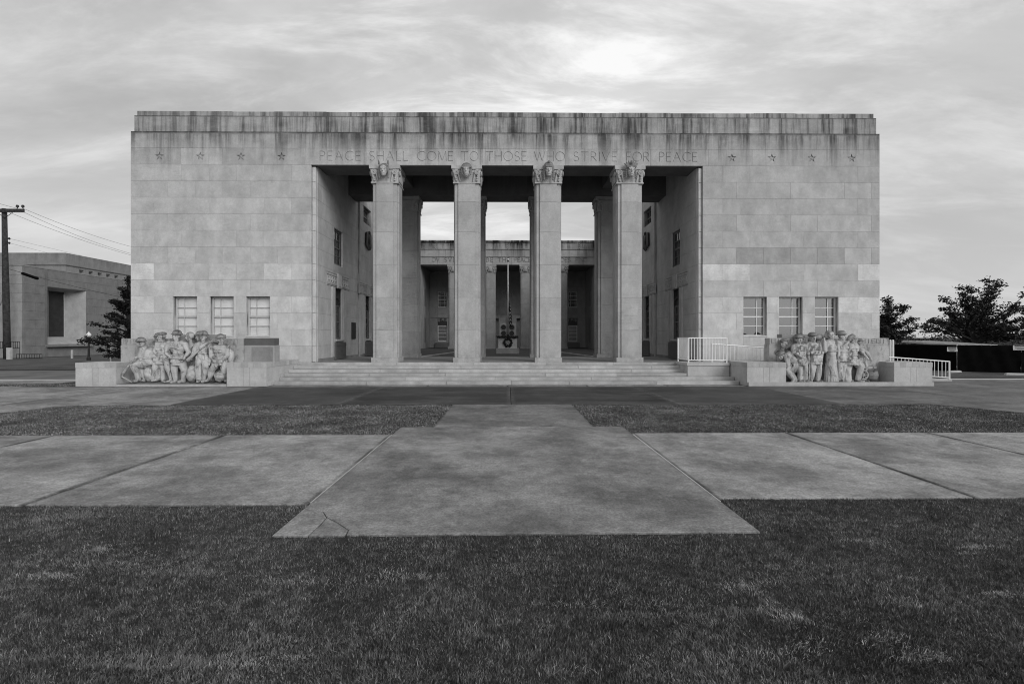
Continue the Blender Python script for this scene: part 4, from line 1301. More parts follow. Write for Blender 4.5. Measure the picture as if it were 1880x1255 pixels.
bk = MB(); wall_plain(bk, -8.72, 8.72, 0.3, 9.3, YB + 0.09, YB + 0.4, hs, 'front'); put('wall_backing', bk, M_MORTAR, rw)
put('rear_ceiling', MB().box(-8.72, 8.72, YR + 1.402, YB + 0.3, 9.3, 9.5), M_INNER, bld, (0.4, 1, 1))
put('string_course', MB().box(-8.7, 8.7, YB - 0.06, YB - 0.001, 4.12, 4.22), M_REAR, rw, (0.85, 1, 1))
for s in (-1, 1):
    window(rw, s * 7.3, 5.29, 7.05, 0.51, YB + 0.15, None, M_GLASS, M_FRAME, rows=4, cols=(0.2, 0.8), sill=False)
    window(rw, s * 7.3, 1.52, 3.28, 0.51, YB + 0.15, M_BLINDD, M_GLASSR, M_FRAME, rows=4, cols=(), sill=False)
    gm = MB().box(s * 7.3 - 0.51, s * 7.3 + 0.51, YB + 0.12, YB + 0.16, 3.3, 4.07)
    put('bronze_grille', gm, M_BRONZE, rw)
    gm = MB()
    for q in range(7): gm.capsule((s * 7.3 - 0.45 + 0.15 * q, YB + 0.10, 4.0), (s * 7.3 - 0.45 + 0.15 * q, YB + 0.10, 3.75 + 0.12 * math.cos(q - 3) * (1 if q % 2 else 0.4)), 0.035, 0.02, 6)
    put('grille_ornament', gm, M_CURB, rw)
    put('granite_panel', MB().box(s * 7.3 - 0.75, s * 7.3 + 0.75, YB - 0.25, YB - 0.001, FL, 1.36), M_BOX, rw)
    x0, x1 = sorted((s * 8.72, s * 9.0))
    put('rear_side_wall', MB().box(x0, x1, YR + 0.002, YB + 0.3, 0.3, 11.5), M_REAR, bld, (0.9, 1, 1))
    x0, x1 = sorted((s * 8.719, s * 8.68))
    fo = put('window', MB().box(x0, x1, 52.4, 53.5, 5.3, 7.0), M_DKFRAME, bld)
    fo = put('window', MB().box(x0, x1, 52.4, 53.5, 1.5, 4.0), M_DKFRAME, bld)
mb = MB()
for k in range(4):
    a = PI / 2 * k
    c = Vector((0.0, YB - 0.02, 6.9))
    p = [c + Vector((0.68 * math.sin(a + q * PI / 2), 0, 0.68 * math.cos(a + q * PI / 2))) for q in (0, 1)]
    mb.capsule(p[0], p[1], 0.07, 0.07, 6)
mb.ell((0, YB - 0.01, 6.9), (0.32, 0.05, 0.32)); mb.torus((0, YB - 0.02, 6.9), 0.4, 0.05, 'y')
put('diamond_medallion', mb, M_INNER, rw, (0.7, 1, 1))
put('wall_shelf', MB().box(-1.5, 1.5, YB - 0.5, YB - 0.002, 4.05, 4.35), M_INNER, rw, (0.8, 1, 1))

# ------------------------------------------------------------------ monument, wreath, flagpole in the court
YM = 35.6
mon = thing('memorial_stone', 'pale stone memorial with four dark roundels and a stepped base in the court', 'monument')
put('base', MB().box(-0.80, 0.82, YM - 0.5, YM + 0.6, FL, FL + 0.38), M_PED, mon, (0.85, 1, 1))
put('pedestal', MB().prism([(-0.66, YM - 0.35), (0.66, YM - 0.35), (0.66, YM + 0.4), (-0.66, YM + 0.4)], FL + 0.38, FL + 1.12), M_PED, mon, (1.45, 1, 1))
put('upper_slab', MB().box(-0.63, 0.63, YM + 0.05, YM + 0.4, FL + 1.3, FL + 2.55), M_PED, mon, (0.85, 1, 1))
put('panel', MB().box(-0.57, 0.57, YM - 0.02, YM + 0.048, FL + 1.25, FL + 2.16), M_PED, mon, (1.3, 1, 1))
put('ledge', MB().box(-0.72, 0.72, YM - 0.42, YM + 0.2, FL + 1.122, FL + 1.22), M_BOX, mon)
for sx in (-0.29, 0.29):
    for zz in (1.43, 1.86):
        mb = MB(); mb.lathe((0, 0, 0), [(0.17, 0.0), (0.17, 0.05)], 18)
        mb.v = [(sx + v[0], YM - 0.03 - v[2], FL + zz + v[1]) for v in mb.v]
        put('dark_roundel', mb, M_BRONZE, mon)
        mb = MB(); mb.torus((sx, YM - 0.05, FL + zz), 0.2, 0.03, 'y'); put('roundel_ring', mb, M_CURB, mon, smooth=True)
wre = thing('wreath', 'round dark leafy wreath with pale flowers leaning on the court memorial', 'wreath')
lm, fm = MB(), MB()
for i in range(120):
    a = random.uniform(0, 2 * PI); r_ = 0.25 + random.gauss(0, 0.035)
    lm.rbox((0.02 + r_ * math.cos(a), YM - 0.42 + random.uniform(-0.05, 0.04), FL + 0.78 + r_ * math.sin(a)), (0.12, 0.02, 0.05), Matrix.Rotation(random.uniform(0, 6), 3, 'Y') @ Matrix.Rotation(random.uniform(-0.6, 0.6), 3, 'X'))
for i in range(8):
    a = 2 * PI * i / 8
    fm.ell((0.02 + 0.10 * math.cos(a), YM - 0.44, FL + 0.78 + 0.10 * math.sin(a)), (0.035, 0.03, 0.05), Matrix.Rotation(-a, 3, 'Y'), 8, 6)
put('leaves', lm, M_WREATH, wre); put('flowers', fm, M_FLOWER, wre)
gar = MB()
for i in range(150):
    t = random.uniform(-0.75, 0.75)
    gar.rbox((t, YM - 0.45 + random.uniform(-0.06, 0.05), FL + 1.17 + random.uniform(-0.04, 0.06)), (0.12, 0.03, 0.04), Matrix.Rotation(random.uniform(0, 6), 3, 'Y'))
tag(put('garland', gar, M_WREATH), 'dark leafy garland lying along the ledge above the wreath', 'garland')
PY = YM - 0.16
fp = thing('flagpole', 'slim pale flagpole with ball finial in front of the court memorial', 'flagpole')
put('pole', MB().tube([(0.03, PY, FL + 1.21), (0.03, PY, 4.0), (0.03, PY, 7.25)], [0.06, 0.055, 0.045], 10), M_METAL, fp, smooth=True)
put('finial', MB().ell((0.03, PY, 7.42), (0.10, 0.10, 0.10)), M_METAL, fp, smooth=True)
put('pole_base', MB().lathe((0.03, PY, FL + 1.222), [(0.11, 0), (0.11, 0.03), (0.08, 0.05), (0.075, 0.12)], 14), M_IRON, fp)
# limp flag, hanging in folds
nu, nv = 22, 26
vs_, uv_, fs_ = [], [], []
for j in range(nv + 1):
    t = j / nv
    for i in range(nu + 1):
        u_ = i / nu
        wdt = 0.08 + 0.42 * (t ** 0.8) * (1 - 0.6 * t)
        xx = 0.07 + wdt * u_ * 0.9
        yy = PY - 0.02 + 0.09 * math.sin(u_ * 15 + t * 3) * (0.3 + t * 0.7) * (0.2 + u_)
        zz = 4.75 - 1.75 * t - 0.55 * u_ * (1 - 0.3 * t) + 0.04 * math.sin(u_ * 9)
        vs_.append((xx, yy, zz)); uv_.append((u_, 1 - t))
for j in range(nv):
    for i in range(nu):
        a = j * (nu + 1) + i
        fs_.append((a, a + 1, a + nu + 2, a + nu + 1))
fm_ = bpy.data.meshes.new('flag'); fm_.from_pydata(vs_, [], fs_)
ul = fm_.uv_layers.new(name='UVMap')
for lp in fm_.loops: ul.data[lp.index].uv = uv_[lp.vertex_index]
fm_.polygons.foreach_set('use_smooth', [True] * len(fm_.polygons))
fo = link('flag', fm_, M_FLAG)
so = fo.modifiers.new('t', 'SOLIDIFY'); so.thickness = 0.006
tag(fo, 'limp striped flag hanging half way down the flagpole', 'flag')

# ------------------------------------------------------------------ entrance steps
steps = thing('entrance_steps', 'six wide pale stone steps rising to the portico', 'steps')
SX = 9.58
Y0, TR, RI = 20.62, 0.466, FL / 6
for k in range(6):
    x = -SX + 0.004
    y0 = Y0 + TR * k
    y1 = Y0 + TR * (k + 1) + 0.1 if k < 5 else 23.08
    while x < SX - 0.01:
        x1 = min(x + rr.uniform(2.2, 4.6), SX - 0.004)
        if SX - x1 < 1.2: x1 = SX - 0.004
        dz, dy = rr.uniform(-0.004, 0.004), rr.uniform(-0.006, 0.006)
        if k == 5 and False: pass
        z0_, z1_ = RI * k + (0.011 if k else -0.05) + rr.uniform(-0.004, 0.003), RI * (k + 1) + (dz if k < 5 else 0) - 0.0005
        g_ = 0.006; b_ = 0.012
        vs2 = [(x + g_, y0 + dy, z0_), (x1 - g_, y0 + dy, z0_), (x1 - g_, y1, z0_), (x + g_, y1, z0_),
               (x + g_, y0 + dy, z1_ - b_), (x1 - g_, y0 + dy, z1_ - b_), (x1 - g_, y0 + dy + b_, z1_), (x + g_, y0 + dy + b_, z1_), (x1 - g_, y1, z1_), (x + g_, y1, z1_)]
        put('step_block', MB().add(vs2, [(0, 3, 2, 1), (0, 1, 5, 4), (4, 5, 6, 7), (7, 6, 8, 9), (1, 2, 8, 6, 5), (3, 0, 4, 7, 9), (2, 3, 9, 8)]), M_STEP, steps, (rr.uniform(0.9, 1.12), rr.choice((0.3, 1)), 1))
        x = x1
for k in range(1, 6): put('step_bed', MB().box(-SX + 0.02, SX - 0.02, Y0 + TR * k + 0.03, Y0 + TR * (k + 1), RI * k - 0.06, RI * k + 0.03), M_MORTAR, steps)
put('step_bed', MB().box(-SX + 0.02, SX - 0.02, Y0 + 0.05, 22.9, -0.1, 0.02), M_MORTAR, steps)

# ------------------------------------------------------------------ pedestals with coping stones
def pedestal(x0, x1, y0, y1, zt, label, joints=(), bright=1.0, cheek=None):
    p = thing('stair_pedestal', label, 'pedestal', group='low stone pedestals flanking the sculptures')
    zc = zt - 0.19
    js = [x0] + list(joints) + [x1]
    for i in range(len(js) - 1):
        put('pedestal_block', MB().box(js[i] + 0.004, js[i + 1] - 0.004, y0, y1, 0.0, zc - 0.004), M_PED, p, (bright * rr.uniform(0.95, 1.05), rr.choice((0.4, 1)), 1))
    put('pedestal_core', MB().box(x0 + 0.02, x1 - 0.02, y0 + 0.02, y1 - 0.02, 0.0, zc + 0.1), M_MORTAR, p)
    # coping stones along the front
    n = max(2, round((x1 - x0) / 0.26))
    x = x0 - 0.006
    ws = [rr.uniform(0.75, 1.25) for _ in range(n)]; t = sum(ws)
    ycb = min(y0 + 0.42, y1)
    for w_ in ws:
        xw = (x1 - x0 + 0.012) * w_ / t
        put('coping_stone', MB().box(x + 0.003, x + xw - 0.003, y0 - 0.008, ycb, zc, zt + rr.uniform(-0.004, 0.004)), M_PED, p, (bright * rr.uniform(0.82, 1.06), 1, 1))
        x += xw
    if y1 > ycb + 0.05:
        ya = ycb
        while ya < y1 - 0.01:
            yb = min(ya + rr.uniform(0.22, 0.34), y1)
            if y1 - yb < 0.12: yb = y1
            put('coping_stone', MB().box(x0 - 0.006, x1 + 0.006, ya + 0.003, yb - 0.003, zc, zt + rr.uniform(-0.004, 0.004)), M_PED, p, (bright * rr.uniform(0.82, 1.06), 1, 1))
            ya = yb
    return p
YP = 20.0
pedestal(-17.12, -15.53, YP, 21.3, 0.94, 'pale stone pedestal at the far left end of the left sculpture', (-16.45, -16.2))
pedestal(-11.16, -SX, YP, 23.07, 0.94, 'pale stone pedestal between the left sculpture and the steps', (-10.5, -10.26))
pedestal(SX + 0.02, 11.17, YP, 22.1, 0.94, 'pale stone pedestal between the steps and the right sculpture', (10.25, 10.5), 0.95)
pedestal(15.53, 17.08, YP, 21.3, 0.94, 'pale stone pedestal at the far right end of the right sculpture', (16.2, 16.43), 0.95)

# ------------------------------------------------------------------ relief sculptures
VOX = 0.0165
class Fig:
    def __init__(s, q, y): s.q, s.y, s.b, s.h, s.props = q, y, MB(), None, []
    def P(s, p): return s.q(p[0], p[1], s.y + (p[2] if len(p) > 2 else 0))
def hand(mb, w, d, side=1, sc=1.0):
    """palm, four bent fingers of unequal length and a thumb leaving the side of the palm"""
    d = Vector(d).normalized()
    a = Vector((0, -1, 0)); a = (a - d * a.dot(d)).normalized()
    s_ = d.cross(a) * side
    w = Vector(w)
    c = w + d * 0.05
    rot = Matrix((s_, a, d)).transposed()
    mb.ell(c, (0.05 * sc, 0.03 * sc, 0.06 * sc), rot, 10, 7)
    for i, L in enumerate((0.062, 0.072, 0.068, 0.052)):
        b = c + d * 0.045 * sc + s_ * (-0.033 + 0.022 * i) * sc
        k = b + d * L * 0.6 * sc + a * 0.012 * sc
        mb.capsule(b, k, 0.0135 * sc, 0.0125 * sc, 7); mb.capsule(k, k + d * L * 0.4 * sc + -a * 0.022 * sc, 0.0125 * sc, 0.011 * sc, 7)
    t0 = c - d * 0.02 * sc - s_ * 0.04 * sc
    t1 = t0 + (d * 0.6 - s_ * 0.7).normalized() * 0.05 * sc
    mb.capsule(t0, t1, 0.017 * sc, 0.014 * sc, 7); mb.capsule(t1, t1 + d * 0.04 * sc, 0.014 * sc, 0.012 * sc, 7)
def figure(group, q, y, head, face, hat, sh=None, el=None, ha=None, pel=None, kn=None, an=None, coat=True, dress=False, bust=None, hs=1.3, tilt=0, extra=None, boots=True, toe=None, col=1.0):
    f = Fig(q, y); mb = f.b
    hc = f.P(head)
    rot = head_parts(mb, hc, hs, face, tilt)
    if hat == 'hair' or hat == 'hood': hat_parts(mb, hc, hs, rot, hat)
    if sh is None:       # only head and shoulders stand out of the slab
        c = hc + Vector((0, 0.05, -0.30))
        mb.capsule(hc, c, 0.07, 0.085)
        mb.capsule(c + Vector((-0.2, 0.05, -0.02)), c + Vector((0.2, 0.05, -0.02)), 0.10, 0.10)
        mb.ell(c + Vector((0, 0.06, -0.25)), (0.26, 0.16, 0.35))
        if bust: mb.capsule(c + Vector((0, 0.08, -0.3)), c + Vector((0, 0.08, -bust)), 0.2, 0.16)
    else:
        S = [f.P(p) for p in sh]; E_ = [f.P(p) for p in el]; H = [f.P(p) for p in ha]
        pe = f.P(pel)
        mid = (S[0] + S[1]) / 2
        mb.capsule(hc + Vector((0, 0.02, -0.06)), mid + Vector((0, 0.0, 0.02)), 0.072, 0.085)
        mb.capsule(S[0], S[1], 0.12, 0.12)
        ax = (pe - mid)
        waist = mid + ax * 0.72
        wS = (S[1] - S[0]).length
        mb.ell(mid + ax * 0.30, (max(0.21, wS * 0.52), 0.165, 0.27), Matrix.Rotation(math.atan2(ax.x, -ax.z) * -1, 3, 'Y'))
        mb.capsule(mid + ax * 0.35, pe, 0.19, 0.19)
        # belt
        nb = 12
        for i in range(nb):
            t0, t1 = 2 * PI * i / nb, 2 * PI * (i + 1) / nb
            mb.capsule(waist + Vector((0.205 * math.cos(t0), 0.195 * math.sin(t0), 0)), waist + Vector((0.205 * math.cos(t1), 0.195 * math.sin(t1), 0)), 0.03, 0.03, 6)
        for i in (0, 1):
            mb.capsule(S[i], E_[i], 0.115, 0.095); mb.capsule(E_[i], H[i], 0.095, 0.062)
            mb.ell(H[i] + (E_[i] - H[i]).normalized() * 0.03, (0.058, 0.058, 0.05), None, 10, 7)   # cuff
            hand(mb, H[i], H[i] - E_[i], 1 if i == 0 else -1)
        if coat:   # jacket skirt with pockets
            mb.lathe(pe + Vector((0, 0, -0.12)), [(0.265, -0.14), (0.245, 0.05), (0.20, 0.25)], 16, 0.85)
            for s_ in (-1, 1): mb.rbox(pe + Vector((s_ * 0.12, -0.19, -0.08)), (0.13, 0.05, 0.13))
            for s_ in (-1, 1): mb.rbox(mid + ax * 0.35 + Vector((s_ * 0.10, -0.165, 0)), (0.11, 0.06, 0.10))
        if dress:
            z0 = q(0, 0, 0).z
            fz = FZ[group]
            base = Vector((pe.x, pe.y, fz))
            hgt = pe.z - fz
            mb.lathe(base, [(0.27, 0.0), (0.265, 0.1), (0.235, hgt * 0.5), (0.20, hgt * 0.9), (0.16, hgt + 0.18)], 20, 0.75)
            for k in range(9):
                t = PI + PI * k / 8
                mb.capsule(base + Vector((0.27 * math.cos(t), 0.2 * math.sin(t), 0.02)), base + Vector((0.17 * math.cos(t), 0.13 * math.sin(t), hgt * 0.95)), 0.03, 0.012, 6)
            for s_ in (-1, 1): mb.ell(mid + ax * 0.42 + Vector((s_ * 0.075, -0.13, 0.02)), (0.075, 0.06, 0.075), None, 10, 7)
        elif kn:
            K = [f.P(p) for p in kn]; A = [f.P(p) for p in an]
            for i, s_ in ((0, -1), (1, 1)):
                hip = pe + Vector((s_ * 0.095, 0, -0.05))
                mb.capsule(hip, K[i], 0.16, 0.125); mb.capsule(K[i], A[i], 0.125, 0.088)
                mb.ell(K[i] + (A[i] - K[i]) * 0.3 + Vector((0, 0.02, 0)), (0.085, 0.09, 0.14), None, 10, 8)
                mb.ell(hip + (K[i] - hip) * 0.45, (0.165, 0.14, 0.20), None, 10, 8)      # full breeches
                td = Vector((math.sin(R(face)) * 0.8, -0.6, 0)) if toe is None else Vector((toe[i], -0.5, 0))
                td.normalize()
                mb.capsule(A[i] + Vector((0, 0.03, -0.03)), A[i] + td * 0.17 + Vector((0, 0, -0.055)), 0.08, 0.058)
                for r_ in (0.25, 0.5, 0.75):       # puttee wraps
                    c = K[i] + (A[i] - K[i]) * r_; rr_ = 0.132 - 0.04 * r_
                    mb.ell(c, (rr_, rr_, 0.022), None, 12, 6)
    if extra: extra(f, mb)
    m = remesh(mb, VOX, 1, 0.5, 0.03, (9, 9, 2.6))
    o = link('figure', m, M_SCULPT, group, (col, 1, 1))
    if hat in ('brim', 'helmet', 'cap'):
        hm = MB(); hat_parts(hm, hc, hs, rot, hat)
        h = link('hat' if hat != 'helmet' else 'helmet', remesh(hm, 0.014, 2), M_SCULPT, o, (col * 0.62, 1, 1))
    return o
FZ = {}
def rock(parent, c, r, seed, name='rock'):
    mb = MB(); mb.ell(c, r, None, 20, 14)
    m = remesh(mb, 0.03, 1)
    rnd = Vector((seed * 3.1, seed * 1.7, 0))
    for v in m.vertices:
        n = mnoise.noise(v.co * 5 + rnd) * 0.05 + mnoise.noise(v.co * 13 + rnd) * 0.02
        v.co += v.normal * n
    m.update()
    return link(name, m, M_SCULPT, parent, (0.95, 1, 1))
def prop(parent, name, mb, col=0.95, vox=0.015):
    return link(name, remesh(mb, vox, 1), M_SCULPT, parent, (col, 1, 1))

def relief(sgn, label, q, groundz, slab_top, mid_x0, mid_x1, base_x0, base_x1):
    g_ = thing('relief_sculpture', label, 'sculpture', group='relief sculptures beside the steps')
    FZ[g_] = groundz
    x0, x1 = sorted((sgn * 10.91, sgn * 15.95))
    zb = slab_top - 0.28
    put('slab', MB().box(x0, x1, 20.80, 21.22, 0.0, zb), M_SLAB, g_, (0.9, 0.7, 1))
    # key-pattern band across the top of the slab
    band = MB(); block_mb(band, x0 + 0.02, x1 - 0.02, zb + 0.003, slab_top, 20.81, 0.40, gap=0.0)
    cut = MB()
    segs_ = []
    h = 0.17; p = 0.21
    n = int((x1 - x0 - 0.2) / p)
    for i in range(n):
        a = x0 + 0.1 + i * p; zz = zb + 0.06
        if i % 3 == 0: S_ = [(0, 1, 0, 0), (0, 0, 0.7, 0), (0.7, 0, 0.7, 1)]
        elif i % 3 == 1: S_ = [(0.35, 0, 0.35, 1)]
        else: S_ = [(0.7, 1, 0, 1), (0, 1, 0, 0.5), (0, 0.5, 0.7, 0.5), (0.7, 0.5, 0.7, 0), (0.7, 0, 0, 0)]
        segs_ += [(a + s_[0] * p, zz + s_[1] * h, a + s_[2] * p, zz + s_[3] * h) for s_ in S_]
    seg_boxes(cut, segs_, 0.028, 20.78, 20.83)
    m = carve(band.mesh('key_band'), cut)
    link('key_band', m, M_SLAB, g_, (0.85, 1, 1))
    # raised centre of the slab behind the heads
    a0, a1 = q(mid_x0, 0, 0).x, q(mid_x1, 0, 0).x
    put('centre_slab', MB().box(a0, a1, 20.80, 21.2, slab_top + 0.001, slab_top + 0.16), M_PED, g_, (0.6, 1, 1))
    b = MB(); b.box(base_x0, base_x1, 20.02, 20.745, 0.0, groundz - 0.03)
    m = b
    put('base_ledge', b, M_PED, g_, (0.42, 1, 1))
    put('plinth', MB().box(sgn * 15.53 if sgn < 0 else 9.63, 17.09 if sgn > 0 else -11.16, 19.93, 19.99, 0.0, 0.16 if sgn > 0 else 0.09), M_PED, g_, (0.95, 1, 1))
    # rough ground under the feet
    gm = MB(); gm.ell(((base_x0 + base_x1) / 2, 20.45, groundz - 0.05), ((base_x1 - base_x0) / 2 - 0.05, 0.32, 0.07), None, 40, 10)
    mm = remesh(gm, 0.03, 1)
    for v in mm.vertices: v.co.z += mnoise.noise(v.co * 6) * 0.035
    link('rough_ground', mm, M_SCULPT, g_, (0.6, 1, 1))
    return g_

GZ = 0.13
def qL(zx, zy, y=20.45): return Vector((-15.53 + (zx - 400) * 0.00511, y, GZ + (532 - zy) * 0.00506))
def qR(zx, zy, y=20.45): return Vector((11.17 + (zx - 460) * 0.00507, y, GZ + 0.01 + (503 - zy) * 0.00506))
LG = relief(-1, 'carved stone relief of uniformed soldiers with rifles left of the steps', qL, GZ, 1.90, 730, 1120, -15.5, -11.18)
RG = relief(1, 'carved stone relief of soldiers, a woman and workers right of the steps', qR, GZ + 0.01, 1.92, 515, 935, 11.2, 15.5)

def carved_mass(group, q, spans, col):
    mb = MB(); rm_ = random.Random(len(spans))
    for (x0, x1, top) in spans:
        x = x0
        while x < x1:
            t = top + rm_.uniform(-12, 18)
            mb.capsule(q(x, 515, 20.66), q(x + rm_.uniform(-8, 8), t, 20.70), rm_.uniform(0.13, 0.19), rm_.uniform(0.10, 0.14))
            mb.capsule(q(x + rm_.uniform(-20, 20), t + 60, 20.60), q(x + rm_.uniform(-30, 30), t + rm_.uniform(110, 190), 20.56), 0.10, 0.08)
            x += rm_.uniform(26, 40)
    link('background_drapery', remesh(mb, 0.02, 1, 0.5, 0.05, (7, 7, 2.2)), M_SCULPT, group, (col, 1, 1))
carved_mass(LG, qL, [(640, 1195, 250), (560, 640, 400)], 0.5)
carved_mass(RG, qR, [(560, 1080, 235), (1080, 1150, 330)], 0.5)
# left group
figure(LG, qL, 20.38, (538, 222), -80, 'brim', [(565, 264, -0.08), (618, 272, 0.06)], [(548, 325, -0.10), (645, 322, -0.06)], [(522, 332, -0.12), (560, 350, -0.12)], (604, 362), [(492, 392, -0.08), (520, 400, 0.12)], [(528, 508, -0.04), (560, 512, 0.12)], coat=False, toe=(-1, -1))
prop(LG, 'rifle', MB().capsule(qL(525, 322, 20.24), qL(452, 410, 20.25), 0.028, 0.024).capsule(qL(460, 400, 20.25), qL(408, 470, 20.28), 0.05, 0.062))
prop(LG, 'plank', MB().capsule(qL(408, 482, 20.25), qL(490, 527, 20.25), 0.035, 0.035))
rock(LG, qL(606, 462, 20.48), (0.27, 0.24, 0.37), 1)
figure(LG, qL, 20.66, (641, 186), -50, 'brim', bust=1.0)
figure(LG, qL, 20.46, (694, 172), -70, 'cap', [(668, 226, -0.06), (738, 228, 0.08)], [(652, 285, -0.08), (765, 262, 0.0)], [(684, 312, -0.14), (722, 290, -0.12)], (688, 335), [(652, 425, -0.1), (694, 430, 0.06)], [(662, 505, 0), (702, 515, 0)], toe=(-0.6, 0.8))
prop(LG, 'map_case', MB().rbox(qL(665, 350, 20.30), (0.16, 0.06, 0.16), Matrix.Rotation(R(30), 3, 'Y')))
def cloak(f, mb):
    mb.capsule(qL(745, 285, 20.42), qL(735, 350, 20.40), 0.14, 0.15)
    mb.capsule(qL(742, 350, 20.40), qL(752, 415, 20.34), 0.12, 0.10)
    mb.capsule(qL(752, 415, 20.34), qL(778, 512, 20.38), 0.10, 0.07)
    mb.capsule(qL(775, 518, 20.36), qL(745, 526, 20.26), 0.06, 0.04)
    mb.rbox(qL(828, 238, 20.14), (0.26, 0.07, 0.20), Matrix.Rotation(R(8), 3, 'Y'))
figure(LG, qL, 20.36, (824, 166), -18, 'brim', [(772, 216, 0.0), (886, 222, 0.02)], [(742, 288, -0.02), (918, 292, 0.0)], [(795, 334, -0.14), (895, 342, -0.12)], (836, 345), [(812, 428, -0.06), (884, 430, -0.02)], [(818, 514, -0.02), (872, 514, 0)], extra=cloak, hs=1.36)
prop(LG, 'rifle', MB().capsule(qL(738, 334, 20.16), qL(905, 346, 20.16), 0.025, 0.032))
figure(LG, qL, 20.64, (891, 172), -40, 'hood', bust=0.9)
figure(LG, qL, 20.66, (968, 172), -30, 'brim', bust=1.1)
rock(LG, qL(938, 462, 20.44), (0.20, 0.22, 0.36), 2, 'stone_stump')
figure(LG, qL, 20.40, (1029, 172), 12, 'brim', [(984, 228, 0.0), (1070, 232, 0.0)], [(962, 288, -0.04), (1094, 300, 0.0)], [(948, 334, -0.14), (1086, 366, -0.06)], (1022, 322), [(992, 425, -0.05), (1054, 405, -0.06)], [(994, 512, 0), (1034, 512, 0)], coat=False, hs=1.34)
prop(LG, 'rifle', MB().capsule(qL(1132, 188, 20.22), qL(1000, 288, 20.17), 0.025, 0.03).capsule(qL(1010, 282, 20.17), qL(936, 350, 20.16), 0.045, 0.075))
figure(LG, qL, 20.40, (1166, 196), 58, 'brim', [(1102, 252, -0.04), (1206, 250, 0.02)], [(1096, 325, -0.06), (1222, 312, -0.02)], [(1146, 372, -0.16), (1166, 384, -0.16)], (1162, 345), [(1106, 432, -0.08), (1200, 430, -0.04)], [(1076, 508, -0.02), (1188, 508, 0)], coat=True, hs=1.32, toe=(-0.5, 0.6))
prop(LG, 'pack', MB().ell(qL(1228, 322, 20.56), (0.12, 0.16, 0.34)).capsule(qL(1226, 380, 20.56), qL(1224, 520, 20.6), 0.12, 0.11))
rock(LG, qL(1168, 482, 20.40), (0.28, 0.22, 0.25), 4)
# right group
figure(RG, qR, 20.38, (456, 292), -55, 'helmet', [(498, 292, -0.05), (545, 276, 0.06)], [(500, 342, -0.10), (566, 338, -0.06)], [(505, 372, -0.14), (552, 356, -0.14)], (578, 368), [(488, 402, -0.10), (536, 420, 0.08)], [(556, 488, -0.04), (590, 488, 0.05)], coat=False, tilt=25, col=0.85)
figure(RG, qR, 20.66, (515, 198), -70, 'cap', bust=0.5, col=0.85)
def webbing(x, y_, w_):
    def ex(f, mb):
        mb.rbox(qR(x, y_, f.y - 0.19), (w_, 0.08, 0.18))
        for s_ in (-1, 1):
            for k in range(2): mb.rbox(qR(x + s_ * (18 + 26 * k), y_ + 40, f.y - 0.19), (0.09, 0.06, 0.10))
    return ex
figure(RG, qR, 20.36, (597, 166), 14, 'helmet', [(566, 218, 0), (654, 218, 0)], [(556, 272, -0.03), (674, 276, 0)], [(588, 292, -0.16), (674, 322, -0.05)], (614, 318), [(600, 402, -0.05), (652, 402, -0.02)], [(612, 488, 0), (652, 488, 0)], extra=webbing(612, 236, 0.2), toe=(0.2, 0.3))
prop(RG, 'rifle', MB().capsule(qR(676, 318, 20.26), qR(676, 440, 20.27), 0.02, 0.026).capsule(qR(676, 430, 20.27), qR(676, 498, 20.29), 0.035, 0.045))
figure(RG, qR, 20.62, (643, 160), -15, 'helmet', bust=1.2, col=0.85)
figure(RG, qR, 20.36, (714, 150), 0, 'helmet', [(676, 206, 0), (762, 206, 0)], [(664, 262, -0.03), (784, 262, 0.02)], [(692, 262, -0.16), (778, 312, -0.03)], (734, 310), [(706, 404, -0.05), (762, 402, -0.03)], [(700, 488, 0), (754, 488, 0)], extra=webbing(728, 228, 0.24), toe=(-0.25, 0.4))
prop(RG, 'bundle', MB().ell(qR(788, 144, 20.62), (0.20, 0.15, 0.13)).ell(qR(900, 140, 20.68), (0.16, 0.12, 0.12)))
figure(RG, qR, 20.34, (856, 132), 42, 'hair', [(822, 188, 0), (894, 188, 0)], [(802, 252, -0.06), (916, 254, 0.0)], [(797, 178, -0.08), (918, 318, -0.04)], (858, 280), coat=False, dress=True, hs=1.3)
figure(RG, qR, 20.42, (958, 140), 48, 'brim', [(926, 192, 0), (998, 192, 0.02)], [(926, 254, -0.06), (1004, 258, 0)], [(974, 196, -0.16), (990, 300, -0.04)], (955, 288), [(936, 392, -0.03), (968, 392, 0)], [(930, 488, 0), (960, 488, 0)], coat=True, hs=1.3, toe=(0.4, 0.6))
def coat_tail(f, mb):
    mb.capsule(qR(1012, 330, 20.48), qR(1000, 485, 20.46), 0.14, 0.20)
figure(RG, qR, 20.40, (1048, 160), 68, 'hair', [(1016, 212, -0.04), (1076, 210, 0.06)], [(1006, 282, -0.06), (1112, 272, -0.04)], [(1034, 310, -0.14), (1136, 300, -0.10)], (1036, 318), [(1016, 405, 0.06), (1100, 378, -0.10)], [(1010, 488, 0.06), (1076, 488, -0.06)], extra=coat_tail, toe=(0.6, 0.8))
figure(RG, qR, 20.52, (1112, 196), 62, 'cap', [(1092, 236, -0.02), (1136, 236, 0.05)], [(1106, 296, -0.06), (1166, 272, -0.04)], [(1130, 336, -0.08), (1190, 306, -0.06)], (1112, 325), [(1124, 402, -0.02), (1152, 376, -0.05)], [(1108, 486, 0), (1144, 484, 0)], coat=False, toe=(0.7, 0.9), col=0.9)
pot = MB(); pot.lathe(qR(1205, 492, 20.46), [(0.17, 0.0), (0.23, 0.06), (0.26, 0.2), (0.23, 0.34), (0.24, 0.36), (0.20, 0.40)], 22, 0.85)
prop(RG, 'iron_pot', pot, 0.5)
bn = MB().rbox(qR(1182, 390, 20.50), (0.50, 0.3, 0.10)); prop(RG, 'bench', bn, 0.75)
